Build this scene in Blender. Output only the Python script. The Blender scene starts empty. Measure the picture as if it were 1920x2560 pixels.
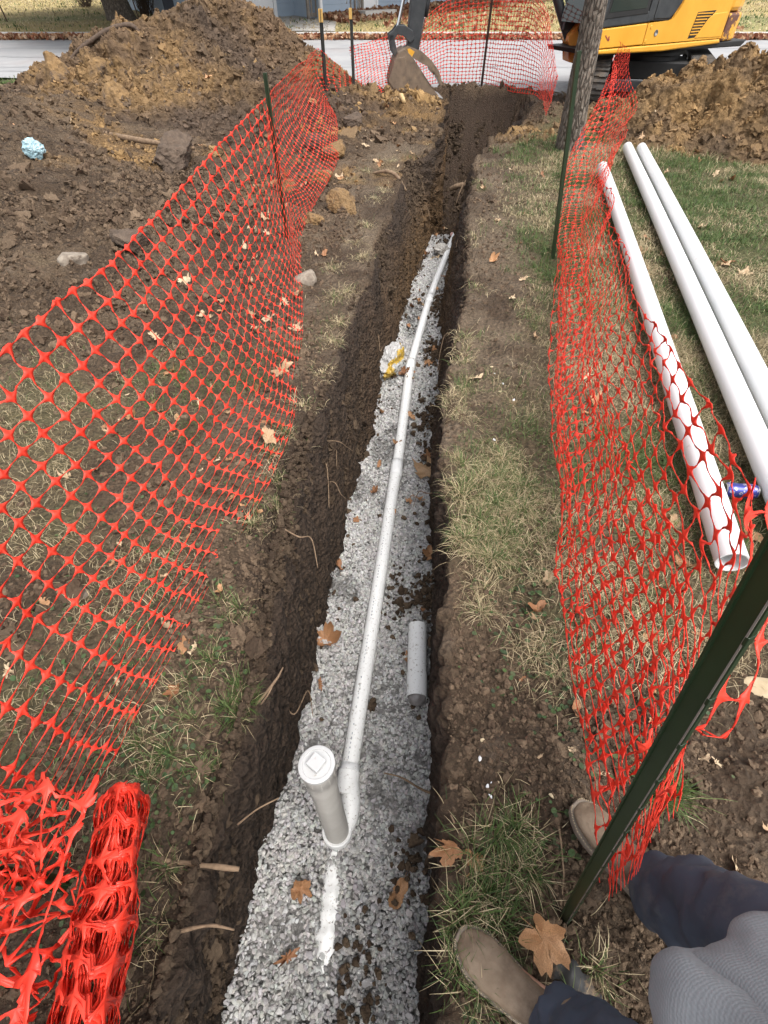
import bpy, bmesh, math, random
import numpy as np
from mathutils import Vector, Matrix
R = math.radians
random.seed(7)
rng = np.random.default_rng(11)
scene = bpy.context.scene

# ------------------------------------------------------------------ camera, sky, sun, exposure
cam_d = bpy.data.cameras.new('camera')
cam_d.sensor_fit = 'VERTICAL'
cam_d.sensor_height = 24.0
cam_d.lens = 24.0 * 1205 / 2560
cam_d.clip_start = 0.02
cam_d.clip_end = 500
cam = bpy.data.objects.new('camera', cam_d)
cam.location = (0, 0, 1.6)
cam.rotation_euler = (R(90 - 48.67), 0, 0)
scene.collection.objects.link(cam)
scene.camera = cam

SUN_EL, SUN_AZ = 62, 140      # veiled sun: soft, high, from behind-right of the camera
world = bpy.data.worlds.new("World")
scene.world = world
world.use_nodes = True
wn = world.node_tree.nodes; wl = world.node_tree.links
wn.clear()
sky = wn.new('ShaderNodeTexSky'); sky.sky_type = 'NISHITA'; sky.sun_disc = False
sky.sun_elevation = R(SUN_EL); sky.sun_rotation = R(SUN_AZ); sky.dust_density = 4.0; sky.air_density = 1.0
hs = wn.new('ShaderNodeHueSaturation'); hs.inputs['Saturation'].default_value = 0.25
bg = wn.new('ShaderNodeBackground'); bg.inputs['Strength'].default_value = 0.15
wo = wn.new('ShaderNodeOutputWorld')
wl.new(sky.outputs[0], hs.inputs['Color']); wl.new(hs.outputs[0], bg.inputs[0]); wl.new(bg.outputs[0], wo.inputs[0])
sl = bpy.data.lights.new('sun', 'SUN'); sl.energy = 1.15; sl.angle = R(40); sl.color = (1.0, 0.965, 0.91)
sun = bpy.data.objects.new('sun', sl)
az = R(SUN_AZ)
sdir = Vector((math.sin(az) * math.cos(R(SUN_EL)), math.cos(az) * math.cos(R(SUN_EL)), math.sin(R(SUN_EL))))
sun.rotation_euler = sdir.to_track_quat('Z', 'Y').to_euler()
sun.location = (0, 0, 12)
scene.collection.objects.link(sun)
scene.view_settings.view_transform = 'Standard'
scene.view_settings.look = 'None'
scene.view_settings.exposure = 1.15
scene.view_settings.gamma = 1.0
scene.view_settings.use_curve_mapping = False
scene.cycles.max_bounces = 6
scene.cycles.diffuse_bounces = 3
scene.cycles.transparent_max_bounces = 8

# ------------------------------------------------------------------ noise
def _hash(ix, iy, iz, s):
    h = (ix * 374761393 + iy * 668265263 + iz * 2147483647 + s * 1274126177) & 0xffffffff
    h = ((h ^ (h >> 13)) * 1274126177) & 0xffffffff
    h = ((h ^ (h >> 16)) * 2246822519) & 0xffffffff
    return ((h ^ (h >> 15)) & 0xffff) / 65535.0
def vnoise(x, y, z=None, s=0):
    x = np.asarray(x, float); y = np.asarray(y, float)
    z = np.zeros_like(x) if z is None else np.asarray(z, float)
    xi = np.floor(x).astype(np.int64); yi = np.floor(y).astype(np.int64); zi = np.floor(z).astype(np.int64)
    fx = x - xi; fy = y - yi; fz = z - zi
    fx = fx * fx * (3 - 2 * fx); fy = fy * fy * (3 - 2 * fy); fz = fz * fz * (3 - 2 * fz)
    out = 0
    for dx in (0, 1):
        for dy in (0, 1):
            for dz in (0, 1):
                w = (fx if dx else 1 - fx) * (fy if dy else 1 - fy) * (fz if dz else 1 - fz)
                out = out + w * _hash(xi + dx, yi + dy, zi + dz, s)
    return out * 2 - 1
def fbm(x, y, z=None, f=1.0, o=4, s=0, g=0.5):
    a = 1.0; out = 0; n = 0
    z = np.zeros_like(np.asarray(x, float)) if z is None else z
    for i in range(o):
        out = out + a * vnoise(x * f + 17.3 * i, y * f + 5.1 * i, z * f, s + i); n += a
        a *= g; f *= 2.03
    return out / n
def billow(x, y, z=None, f=1.0, o=3, s=0, g=0.5):
    a = 1.0; out = 0; n = 0
    z = np.zeros_like(np.asarray(x, float)) if z is None else z
    for i in range(o):
        out = out + a * (1 - 2 * np.abs(vnoise(x * f + 3.3 * i, y * f + 9.1 * i, z * f, s + i))); n += a
        a *= g; f *= 2.1
    return out / n
def domes(x, y, f=1.0, s=0, sharp=0.5):
    """2-D cellular domes in 0..1: reads as packed lumps"""
    x = np.asarray(x, float) * f; y = np.asarray(y, float) * f
    xi = np.floor(x).astype(np.int64); yi = np.floor(y).astype(np.int64); zz = np.zeros_like(xi)
    best = np.zeros(x.shape)
    for dx in (-1, 0, 1):
        for dy in (-1, 0, 1):
            cx = xi + dx; cy = yi + dy
            px = cx + .15 + .7 * _hash(cx, cy, zz, s); py = cy + .15 + .7 * _hash(cx, cy, zz, s + 1)
            rr = .42 + .40 * _hash(cx, cy, zz, s + 2); hh = .35 + .65 * _hash(cx, cy, zz, s + 3)
            ax = .7 + .6 * _hash(cx, cy, zz, s + 4)
            d2 = ((x - px) * ax) ** 2 + ((y - py) / ax) ** 2
            best = np.maximum(best, hh * rr * np.clip(1 - d2 / (rr * rr), 0, 1) ** sharp)
    return best
def lumps(x, y, f, s=0, o=3):
    wx = .28 / f * vnoise(x * f * 1.7, y * f * 1.7, s=s + 50); wy = .28 / f * vnoise(x * f * 1.7 + 31, y * f * 1.7, s=s + 51)
    out = 0; a = 1.0
    for i in range(o):
        out = out + a * domes(x + wx + 3.7 * i, y + wy, f, s + 7 * i); a *= .52; f *= 2.3
    return out
def sstep(a, b, x):
    t = np.clip((np.asarray(x, float) - a) / (b - a), 0, 1)
    return t * t * (3 - 2 * t)

# ------------------------------------------------------------------ scene helpers
def link(o, parent=None):
    scene.collection.objects.link(o)
    if parent is not None:
        o.parent = parent
    return o
def tag(o, label=None, cat=None, group=None, kind=None):
    if label: o['label'] = label
    if cat: o['category'] = cat
    if group: o['group'] = group
    if kind: o['kind'] = kind
    return o
def empty(name, loc, label, cat, group=None, rz=0):
    o = bpy.data.objects.new(name, None); o.empty_display_size = 0.1
    o.location = loc; o.rotation_euler = (0, 0, rz)
    link(o)
    return tag(o, label, cat, group)
def np_mesh(name, V, F, mat, parent=None, smooth=False, cols=None, fcols=None):
    """V Nx3, F MxK array (tri or quad) -> one mesh object"""
    V = np.asarray(V, np.float32); F = np.asarray(F, np.int32)
    me = bpy.data.meshes.new(name)
    k = F.shape[1]
    me.vertices.add(len(V)); me.vertices.foreach_set('co', V.ravel())
    me.loops.add(F.size); me.loops.foreach_set('vertex_index', F.ravel())
    me.polygons.add(len(F))
    me.polygons.foreach_set('loop_start', np.arange(0, F.size, k, dtype=np.int32))
    me.polygons.foreach_set('loop_total', np.full(len(F), k, dtype=np.int32))
    me.polygons.foreach_set('use_smooth', np.full(len(F), smooth, dtype=bool))
    me.update(calc_edges=True)
    if cols is not None:
        at = me.color_attributes.new('tint', 'FLOAT_COLOR', 'POINT')
        c4 = np.ones((len(V), 4), np.float32); c4[:, :cols.shape[1]] = cols
        at.data.foreach_set('color', c4.ravel())
    me.materials.append(mat)
    o = bpy.data.objects.new(name, me)
    return link(o, parent)
def bm_obj(name, bm, mat, parent=None, smooth=True, bevel=0, seg=2):
    me = bpy.data.meshes.new(name)
    bmesh.ops.recalc_face_normals(bm, faces=bm.faces)
    bm.to_mesh(me); bm.free()
    for p in me.polygons: p.use_smooth = smooth
    me.materials.append(mat)
    o = bpy.data.objects.new(name, me)
    link(o, parent)
    if bevel:
        m = o.modifiers.new('bevel', 'BEVEL'); m.width = bevel; m.segments = seg; m.limit_method = 'ANGLE'; m.angle_limit = R(35)
        if smooth: 
            for p in me.polygons: p.use_smooth = False
    return o
def box(bm, c, s, rz=0, rx=0, ry=0):
    m = Matrix.Translation(c) @ Matrix.Rotation(rz, 4, 'Z') @ Matrix.Rotation(ry, 4, 'Y') @ Matrix.Rotation(rx, 4, 'X') @ Matrix.Diagonal((s[0], s[1], s[2], 1))
    bmesh.ops.create_cube(bm, size=1.0, matrix=m)
def catmull(P, n):
    P = np.asarray(P, float)
    if len(P) < 3:
        t = np.linspace(0, 1, n)[:, None]; return P[0] * (1 - t) + P[-1] * t
    Q = np.vstack([2 * P[0] - P[1], P, 2 * P[-1] - P[-2]])
    u = np.linspace(0, len(P) - 1, n); i = np.minimum(u.astype(int), len(P) - 2); t = (u - i)[:, None]
    a, b, c, d = Q[i], Q[i + 1], Q[i + 2], Q[i + 3]
    return 0.5 * (2 * b + (c - a) * t + (2 * a - 5 * b + 4 * c - d) * t ** 2 + (3 * b - a - 3 * c + d) * t ** 3)
def frames(P):
    T = np.gradient(P, axis=0); T /= np.linalg.norm(T, axis=1)[:, None] + 1e-9
    up = np.tile([0.0, 0.0, 1.0], (len(P), 1))
    bad = np.abs(T[:, 2]) > 0.92
    up[bad] = [0.0, 1.0, 0.0]
    if bad.any() and not bad.all(): up[:] = [0.31, 0.93, 0.2]
    N = np.cross(T, up); N /= np.linalg.norm(N, axis=1)[:, None] + 1e-9
    B = np.cross(N, T)
    return T, N, B
def tube_arrays(P, rad, k=8, cap=True, lump=0, s=0):
    P = np.asarray(P, float); n = len(P); rad = np.broadcast_to(np.asarray(rad, float), (n,))
    T, N, B = frames(P)
    a = np.linspace(0, 2 * math.pi, k, endpoint=False)
    V = P[:, None, :] + rad[:, None, None] * (np.cos(a)[None, :, None] * N[:, None, :] + np.sin(a)[None, :, None] * B[:, None, :])
    V = V.reshape(-1, 3)
    if lump:
        nn = fbm(V[:, 0], V[:, 1], V[:, 2], f=lump[1], o=3, s=s)
        V = V + (V - np.repeat(P, k, axis=0)) * (nn * lump[0])[:, None]
    F = []
    for i in range(n - 1):
        for j in range(k):
            F.append((i * k + j, i * k + (j + 1) % k, (i + 1) * k + (j + 1) % k, (i + 1) * k + j))
    if cap:
        V = np.vstack([V, P[0], P[-1]]); c0 = n * k; c1 = c0 + 1
        for j in range(k):
            F.append((c0, (j + 1) % k, j, j)); F.append((c1, (n - 1) * k + j, (n - 1) * k + (j + 1) % k, (n - 1) * k + (j + 1) % k))
    return V, F
def poly_obj(name, V, F, mat, parent=None, smooth=True):
    me = bpy.data.meshes.new(name)
    F = [tuple(dict.fromkeys(f)) for f in F]
    me.from_pydata([tuple(v) for v in V], [], F); me.update()
    for p in me.polygons: p.use_smooth = smooth
    me.materials.append(mat)
    return link(bpy.data.objects.new(name, me), parent)
def tube(name, pts, rad, mat, parent=None, k=10, n=None, cap=True, lump=0, s=0):
    n = n or max(2, len(pts) * 5)
    P = catmull(pts, n)
    if np.ndim(rad): rad = np.interp(np.linspace(0, 1, n), np.linspace(0, 1, len(rad)), rad)
    V, F = tube_arrays(P, rad, k, cap, lump, s)
    return poly_obj(name, V, F, mat, parent)
def lathe(name, prof, mat, parent=None, loc=(0, 0, 0), k=40, axis=None):
    """prof: list of (r,z) revolved about z"""
    V = []; F = []
    for r, z in prof:
        for j in range(k):
            a = 2 * math.pi * j / k; V.append((r * math.cos(a), r * math.sin(a), z))
    n = len(prof)
    for i in range(n - 1):
        for j in range(k):
            F.append((i * k + j, i * k + (j + 1) % k, (i + 1) * k + (j + 1) % k, (i + 1) * k + j))
    o = poly_obj(name, V, F, mat, parent, True)
    o.location = loc
    if axis is not None:
        o.rotation_euler = Vector(axis).to_track_quat('Z', 'Y').to_euler()
    m = o.modifiers.new('edge', 'EDGE_SPLIT'); m.split_angle = R(35)
    return o
def prism(name, pts, y0, y1, mat, parent=None, bevel=0.0, smooth=True, M=None):
    """polygon in local x-z extruded between y0 and y1"""
    bm = bmesh.new()
    a = [bm.verts.new((x, y0, z)) for x, z in pts]; b = [bm.verts.new((x, y1, z)) for x, z in pts]
    bm.faces.new(a); bm.faces.new(b[::-1]); n = len(pts)
    for i in range(n): bm.faces.new((a[i], b[i], b[(i + 1) % n], a[(i + 1) % n]))
    bmesh.ops.triangulate(bm, faces=[f for f in bm.faces if len(f.verts) > 4])
    if M is not None: bm.transform(M)
    o = bm_obj(name, bm, mat, parent, smooth=False)
    if bevel:
        m = o.modifiers.new('bevel', 'BEVEL'); m.width = bevel; m.segments = 2; m.limit_method = 'ANGLE'; m.angle_limit = R(30)
    return o

# ------------------------------------------------------------------ materials
def new_mat(name):
    m = bpy.data.materials.new(name); m.use_nodes = True
    nt = m.node_tree; b = nt.nodes['Principled BSDF']
    return m, nt, b
def N(nt, t, **kw):
    n = nt.nodes.new(t)
    for k, v in kw.items():
        if k in n.inputs: n.inputs[k].default_value = v
        else: setattr(n, k, v)
    return n
def noise_node(nt, scale, detail=6, rough=0.6, coord='Object'):
    tc = nt.nodes.new('ShaderNodeTexCoord'); n = nt.nodes.new('ShaderNodeTexNoise')
    n.inputs['Scale'].default_value = scale; n.inputs['Detail'].default_value = detail; n.inputs['Roughness'].default_value = rough
    nt.links.new(tc.outputs[coord], n.inputs['Vector'])
    return n
def ramp(nt, src, stops):
    r = nt.nodes.new('ShaderNodeValToRGB'); e = r.color_ramp.elements
    while len(e) < len(stops): e.new(0.5)
    for i, (p, c) in enumerate(stops):
        e[i].position = p; e[i].color = (c[0], c[1], c[2], 1)
    nt.links.new(src, r.inputs[0])
    return r
def mixc(nt, a, b, fac, mode='MIX'):
    m = nt.nodes.new('ShaderNodeMix'); m.data_type = 'RGBA'; m.blend_type = mode
    for sock, v in ((m.inputs[6], a), (m.inputs[7], b), (m.inputs[0], fac)):
        if hasattr(v, 'links'): nt.links.new(v, sock)
        elif isinstance(v, (int, float)): sock.default_value = v
        else: sock.default_value = (v[0], v[1], v[2], 1)
    return m.outputs[2]
def bump(nt, b, h, strength=0.4, dist=0.01):
    n = nt.nodes.new('ShaderNodeBump'); n.inputs['Strength'].default_value = strength; n.inputs['Distance'].default_value = dist
    nt.links.new(h, n.inputs['Height']); nt.links.new(n.outputs[0], b.inputs['Normal'])
def mat_noise(name, c0, c1, scale=20, rough=0.7, bump_s=0.3, bump_d=0.005, spec=0.5, metal=0.0, dirt=None, dirt_scale=6, dirt_lo=0.55, dirt_hi=0.65, coat=0):
    m, nt, b = new_mat(name)
    n = noise_node(nt, scale)
    c = ramp(nt, n.outputs[0], [(0.3, c0), (0.7, c1)]).outputs[0]
    if dirt is not None:
        n2 = noise_node(nt, dirt_scale, 8, 0.7)
        f = ramp(nt, n2.outputs[0], [(dirt_lo, (0, 0, 0)), (dirt_hi, (1, 1, 1))]).outputs[0]
        c = mixc(nt, c, dirt, f)
    nt.links.new(c, b.inputs['Base Color'])
    b.inputs['Roughness'].default_value = rough; b.inputs['Metallic'].default_value = metal
    b.inputs['Specular IOR Level'].default_value = spec; b.inputs['Coat Weight'].default_value = coat
    if bump_s: bump(nt, b, n.outputs[0], bump_s, bump_d)
    return m
def mat_tint(name, scale=60, lo=0.7, hi=1.25, rough=0.9, spec=0.3, bump_s=0.5, bump_d=0.01, transl=0.0, scale2=None):
    m, nt, b = new_mat(name)
    at = nt.nodes.new('ShaderNodeAttribute'); at.attribute_name = 'tint'
    n = noise_node(nt, scale, 8, 0.65)
    g = ramp(nt, n.outputs[0], [(0.25, (lo,) * 3), (0.75, (hi,) * 3)]).outputs[0]
    c = mixc(nt, at.outputs['Color'], g, 1.0, 'MULTIPLY')
    h = n.outputs[0]
    if scale2:
        v = nt.nodes.new('ShaderNodeTexVoronoi'); v.inputs['Scale'].default_value = scale2
        tc = nt.nodes.new('ShaderNodeTexCoord'); nt.links.new(tc.outputs['Object'], v.inputs['Vector'])
        mm = nt.nodes.new('ShaderNodeMath'); mm.operation = 'ADD'
        nt.links.new(n.outputs[0], mm.inputs[0]); nt.links.new(v.outputs['Distance'], mm.inputs[1]); h = mm.outputs[0]
    nt.links.new(c, b.inputs['Base Color'])
    b.inputs['Roughness'].default_value = rough; b.inputs['Specular IOR Level'].default_value = spec
    if bump_s: bump(nt, b, h, bump_s, bump_d)
    if transl:
        t = nt.nodes.new('ShaderNodeBsdfTranslucent'); nt.links.new(c, t.inputs[0])
        mx = nt.nodes.new('ShaderNodeMixShader'); mx.inputs[0].default_value = transl
        out = nt.nodes['Material Output']
        nt.links.new(b.outputs[0], mx.inputs[1]); nt.links.new(t.outputs[0], mx.inputs[2]); nt.links.new(mx.outputs[0], out.inputs[0])
    return m
M_soil = mat_tint('soil', 55, 0.55, 1.5, 0.93, 0.25, 1.0, 0.035, scale2=42)
M_pile = mat_tint('pile_soil', 22, 0.6, 1.4, 0.95, 0.2, 1.0, 0.05, scale2=14)
M_clod = mat_tint('clod_soil', 70, 0.65, 1.35, 0.95, 0.2, 0.8, 0.008)
M_stone = mat_tint('gravel_stone', 120, 0.85, 1.12, 0.85, 0.35, 0.3, 0.002)
M_grass = mat_tint('grass_blade', 30, 0.9, 1.1, 0.6, 0.35, 0, transl=0.25)
M_pvc = mat_noise('white_pvc', (0.84, 0.84, 0.83), (0.90, 0.90, 0.89), 3, 0.4, 0, dirt=(0.30, 0.25, 0.19), dirt_scale=60, dirt_lo=0.60, dirt_hi=0.68)
M_pvc_clean = mat_noise('clean_pvc', (0.68, 0.69, 0.69), (0.74, 0.74, 0.73), 2, 0.3, 0, dirt=(0.42, 0.38, 0.30), dirt_scale=11, dirt_lo=0.63, dirt_hi=0.80)
M_pvc_dirty = mat_noise('dirty_pvc', (0.84, 0.84, 0.82), (0.90, 0.90, 0.88), 5, 0.5, 0.1, 0.002, dirt=(0.30, 0.25, 0.20), dirt_scale=75, dirt_lo=0.57, dirt_hi=0.66)
M_cap = mat_noise('plug_pvc', (0.52, 0.52, 0.51), (0.58, 0.58, 0.57), 8, 0.35, 0, dirt=(0.38, 0.34, 0.28), dirt_scale=40, dirt_lo=0.62, dirt_hi=0.72)
M_pvc_grey = mat_noise('riser_pvc', (0.50, 0.475, 0.43), (0.58, 0.555, 0.51), 14, 0.45, 0, dirt=(0.30, 0.24, 0.18), dirt_scale=60, dirt_lo=0.66, dirt_hi=0.72)
M_post = mat_noise('green_post', (0.010, 0.024, 0.008), (0.018, 0.038, 0.013), 9, 0.42, 0.1, 0.001, dirt=(0.06, 0.045, 0.03), dirt_scale=14, dirt_lo=0.66, dirt_hi=0.8)
M_post_black = mat_noise('black_post', (0.012, 0.015, 0.013), (0.03, 0.03, 0.026), 12, 0.5, 0.1, 0.001)
M_rust = mat_noise('rusty_steel', (0.035, 0.018, 0.013), (0.08, 0.035, 0.022), 25, 0.8, 0.3, 0.002)
M_yellowcap = mat_noise('tan_post_tip', (0.45, 0.27, 0.07), (0.55, 0.34, 0.1), 30, 0.6, 0)
def net_mat():
    m, nt, b = new_mat('orange_netting')
    n = noise_node(nt, 9, 3)
    c = ramp(nt, n.outputs[0], [(0.3, (0.90, 0.052, 0.028)), (0.7, (0.94, 0.090, 0.050))]).outputs[0]
    nt.links.new(c, b.inputs['Base Color']); b.inputs['Roughness'].default_value = 0.42; b.inputs['Specular IOR Level'].default_value = 0.45
    t = nt.nodes.new('ShaderNodeBsdfTranslucent'); nt.links.new(c, t.inputs[0])
    mx = nt.nodes.new('ShaderNodeMixShader'); mx.inputs[0].default_value = 0.35
    nt.links.new(b.outputs[0], mx.inputs[1]); nt.links.new(t.outputs[0], mx.inputs[2]); nt.links.new(mx.outputs[0], nt.nodes['Material Output'].inputs[0])
    return m
M_net = net_mat()
def leaf_mat(name, c0, c1):
    m, nt, b = new_mat(name)
    oi = nt.nodes.new('ShaderNodeObjectInfo'); n = noise_node(nt, 28, 5)
    ra = ramp(nt, oi.outputs['Random'], [(0.0, c0), (1.0, c1)]).outputs[0]
    g = ramp(nt, n.outputs[0], [(0.3, (0.6,) * 3), (0.65, (1.2,) * 3)]).outputs[0]
    c = mixc(nt, ra, g, 1.0, 'MULTIPLY')
    nt.links.new(c, b.inputs['Base Color']); b.inputs['Roughness'].default_value = 0.6
    bump(nt, b, n.outputs[0], 0.4, 0.004)
    return m
M_leaf = leaf_mat('leaf_brown', (0.24, 0.105, 0.045), (0.44, 0.24, 0.115))
M_leaf_pale = leaf_mat('leaf_pale', (0.38, 0.24, 0.13), (0.60, 0.46, 0.30))
def bark_mat():
    m, nt, b = new_mat('tree_bark')
    tc = nt.nodes.new('ShaderNodeTexCoord'); mp = nt.nodes.new('ShaderNodeMapping'); mp.inputs['Scale'].default_value = (24, 24, 7)
    nt.links.new(tc.outputs['Object'], mp.inputs[0])
    n = nt.nodes.new('ShaderNodeTexNoise'); n.inputs['Scale'].default_value = 1.6; n.inputs['Detail'].default_value = 8; n.inputs['Distortion'].default_value = 1.2
    nt.links.new(mp.outputs[0], n.inputs[0])
    v = nt.nodes.new('ShaderNodeTexVoronoi'); v.feature = 'DISTANCE_TO_EDGE'; v.inputs['Scale'].default_value = 1.1; nt.links.new(mp.outputs[0], v.inputs[0])
    c = ramp(nt, n.outputs[0], [(0.3, (0.07, 0.052, 0.038)), (0.5, (0.155, 0.125, 0.098)), (0.72, (0.26, 0.225, 0.185))]).outputs[0]
    f = ramp(nt, v.outputs[0], [(0.0, (0.35,) * 3), (0.22, (1.0,) * 3)]).outputs[0]
    c = mixc(nt, c, f, 0.8, 'MULTIPLY')
    nt.links.new(c, b.inputs['Base Color']); b.inputs['Roughness'].default_value = 0.95
    bump(nt, b, f, 0.9, 0.03)
    return m
M_bark = bark_mat()
M_root = mat_noise('root', (0.11, 0.070, 0.042), (0.25, 0.17, 0.105), 40, 0.9, 0.4, 0.003)
M_root_dark = mat_noise('root_dark', (0.05, 0.034, 0.024), (0.12, 0.08, 0.055), 40, 0.9, 0.5, 0.004)
M_yellow = mat_noise('machine_yellow', (0.66, 0.315, 0.028), (0.75, 0.38, 0.045), 2.5, 0.36, 0, dirt=(0.28, 0.16, 0.06), dirt_scale=3.2, dirt_lo=0.60, dirt_hi=0.82, coat=0.2)
M_yellow_worn = mat_noise('machine_yellow_worn', (0.66, 0.315, 0.028), (0.75, 0.38, 0.045), 3, 0.5, 0, dirt=(0.12, 0.05, 0.035), dirt_scale=3.3, dirt_lo=0.53, dirt_hi=0.57)
M_orange_paint = mat_noise('boom_bracket_paint', (0.50, 0.17, 0.03), (0.62, 0.27, 0.04), 4, 0.5, 0, dirt=(0.2, 0.1, 0.05), dirt_scale=6)
M_dark = mat_noise('machine_dark', (0.022, 0.025, 0.028), (0.045, 0.048, 0.05), 8, 0.45, 0.05, 0.001, dirt=(0.12, 0.09, 0.065), dirt_scale=4, dirt_lo=0.6, dirt_hi=0.85)
M_black = mat_noise('machine_black', (0.008, 0.008, 0.008), (0.018, 0.017, 0.016), 8, 0.6, 0)
M_rubber = mat_noise('track_rubber', (0.045, 0.043, 0.04), (0.10, 0.09, 0.08), 6, 0.85, 0.3, 0.004, dirt=(0.16, 0.125, 0.09), dirt_scale=5, dirt_lo=0.5, dirt_hi=0.7)
M_steel = mat_noise('worn_steel', (0.20, 0.20, 0.20), (0.42, 0.41, 0.39), 9, 0.35, 0.1, 0.001, metal=0.7)
M_chrome = mat_noise('cylinder_rod', (0.65, 0.65, 0.66), (0.75, 0.75, 0.75), 3, 0.15, 0, metal=1.0)
M_bucket = mat_noise('bucket_steel', (0.10, 0.072, 0.05), (0.21, 0.15, 0.10), 9, 0.65, 0.3, 0.004, dirt=(0.28, 0.19, 0.10), dirt_scale=5, dirt_lo=0.55, dirt_hi=0.75)
M_glass, nt, b = new_mat('cab_glass')
b.inputs['Base Color'].default_value = (0.03, 0.04, 0.035, 1); b.inputs['Roughness'].default_value = 0.05; b.inputs['Specular IOR Level'].default_value = 0.8
M_boot = mat_noise('boot_leather', (0.085, 0.055, 0.033), (0.19, 0.135, 0.085), 10, 0.7, 0.45, 0.004, dirt=(0.25, 0.185, 0.125), dirt_scale=14, dirt_lo=0.42, dirt_hi=0.7)
M_sole = mat_noise('boot_sole', (0.16, 0.13, 0.10), (0.26, 0.21, 0.16), 30, 0.8, 0.2, 0.003)
M_denim = mat_noise('navy_trousers', (0.034, 0.044, 0.066), (0.062, 0.075, 0.102), 7, 0.9, 0.35, 0.006, dirt=(0.13, 0.13, 0.13), dirt_scale=6, dirt_lo=0.56, dirt_hi=0.78)
def knit_mat():
    m, nt, b = new_mat('grey_knit')
    tc = nt.nodes.new('ShaderNodeTexCoord')
    w = nt.nodes.new('ShaderNodeTexWave'); w.inputs['Scale'].default_value = 95; w.inputs['Distortion'].default_value = 3.5; w.bands_direction = 'Z'; w.inputs['Detail Scale'].default_value = 3
    w2 = nt.nodes.new('ShaderNodeTexWave'); w2.inputs['Scale'].default_value = 95; w2.inputs['Distortion'].default_value = 2.0; w2.bands_direction = 'DIAGONAL'
    nt.links.new(tc.outputs['Object'], w.inputs[0]); nt.links.new(tc.outputs['Object'], w2.inputs[0])
    h = mixc(nt, w.outputs[0], w2.outputs[0], 0.4)
    n = noise_node(nt, 6, 6)
    c = ramp(nt, n.outputs[0], [(0.3, (0.165, 0.172, 0.182)), (0.7, (0.25, 0.258, 0.27))]).outputs[0]
    nt.links.new(mixc(nt, c, h, 0.12, 'SOFT_LIGHT'), b.inputs['Base Color']); b.inputs['Roughness'].default_value = 0.95
    bump(nt, b, h, 0.2, 0.002)
    return m
M_knit = knit_mat()
M_skin = mat_noise('skin', (0.50, 0.27, 0.18), (0.56, 0.32, 0.22), 12, 0.5, 0.05, 0.001)
M_hair = mat_noise('hair', (0.04, 0.025, 0.015), (0.09, 0.055, 0.03), 50, 0.7, 0.5, 0.004)
M_road = mat_noise('asphalt', (0.25, 0.25, 0.255), (0.33, 0.325, 0.32), 1.1, 0.9, 0, dirt=(0.27, 0.25, 0.245), dirt_scale=0.5, dirt_lo=0.5, dirt_hi=0.7)
M_patch = mat_noise('asphalt_patch', (0.10, 0.10, 0.10), (0.24, 0.235, 0.23), 9, 0.9, 0.4, 0.01)
M_conc = mat_noise('concrete', (0.40, 0.375, 0.34), (0.50, 0.475, 0.44), 3, 0.9, 0.1, 0.003, dirt=(0.26, 0.22, 0.18), dirt_scale=1.5)
M_siding = mat_noise('blue_siding', (0.36, 0.44, 0.53), (0.40, 0.48, 0.57), 2, 0.6, 0)
M_white = mat_noise('white_paint', (0.74, 0.75, 0.76), (0.82, 0.82, 0.82), 3, 0.5, 0)
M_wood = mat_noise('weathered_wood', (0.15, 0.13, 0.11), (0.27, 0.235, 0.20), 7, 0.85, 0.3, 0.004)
M_split = mat_noise('split_wood', (0.42, 0.28, 0.13), (0.6, 0.43, 0.22), 20, 0.8, 0.3, 0.003)
M_roof = mat_noise('roof_shingle', (0.07, 0.065, 0.06), (0.12, 0.11, 0.10), 12, 0.95, 0.3, 0.01)
M_red = mat_noise('red_curtain', (0.20, 0.02, 0.03), (0.28, 0.04, 0.05), 12, 0.8, 0)
M_bin = mat_noise('bin_plastic', (0.012, 0.016, 0.03), (0.02, 0.026, 0.042), 5, 0.5, 0)
M_guard = mat_noise('yellow_guard', (0.75, 0.62, 0.06), (0.82, 0.68, 0.1), 5, 0.5, 0)
M_rock = mat_noise('limestone', (0.13, 0.10, 0.075), (0.34, 0.29, 0.23), 18, 0.9, 0.6, 0.01, dirt=(0.10, 0.075, 0.055), dirt_scale=8)
M_paleRock = mat_noise('pale_stone', (0.42, 0.33, 0.20), (0.58, 0.48, 0.32), 18, 0.9, 0.5, 0.006)
M_bluewrap = mat_noise('blue_wrapper', (0.22, 0.37, 0.42), (0.40, 0.54, 0.58), 14, 0.35, 0.1, 0.002)
M_clump = mat_noise('yellow_clay', (0.12, 0.072, 0.032), (0.27, 0.165, 0.070), 9, 0.95, 1.0, 0.04, dirt=(.075, .05, .033), dirt_scale=5, dirt_lo=.5, dirt_hi=.62)
M_darkclump = mat_noise('dark_clay', (0.055, 0.038, 0.027), (0.12, 0.085, 0.06), 14, 0.95, 0.9, 0.015)
M_ink, nt, b = new_mat('printed_ink'); b.inputs['Base Color'].default_value = (0.30, 0.31, 0.34, 1)
M_strip = mat_noise('black_plastic', (0.02, 0.02, 0.02), (0.035, 0.034, 0.033), 20, 0.65, 0.1, 0.002, dirt=(0.22, 0.15, 0.09), dirt_scale=9, dirt_lo=0.5, dirt_hi=0.58)

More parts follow.
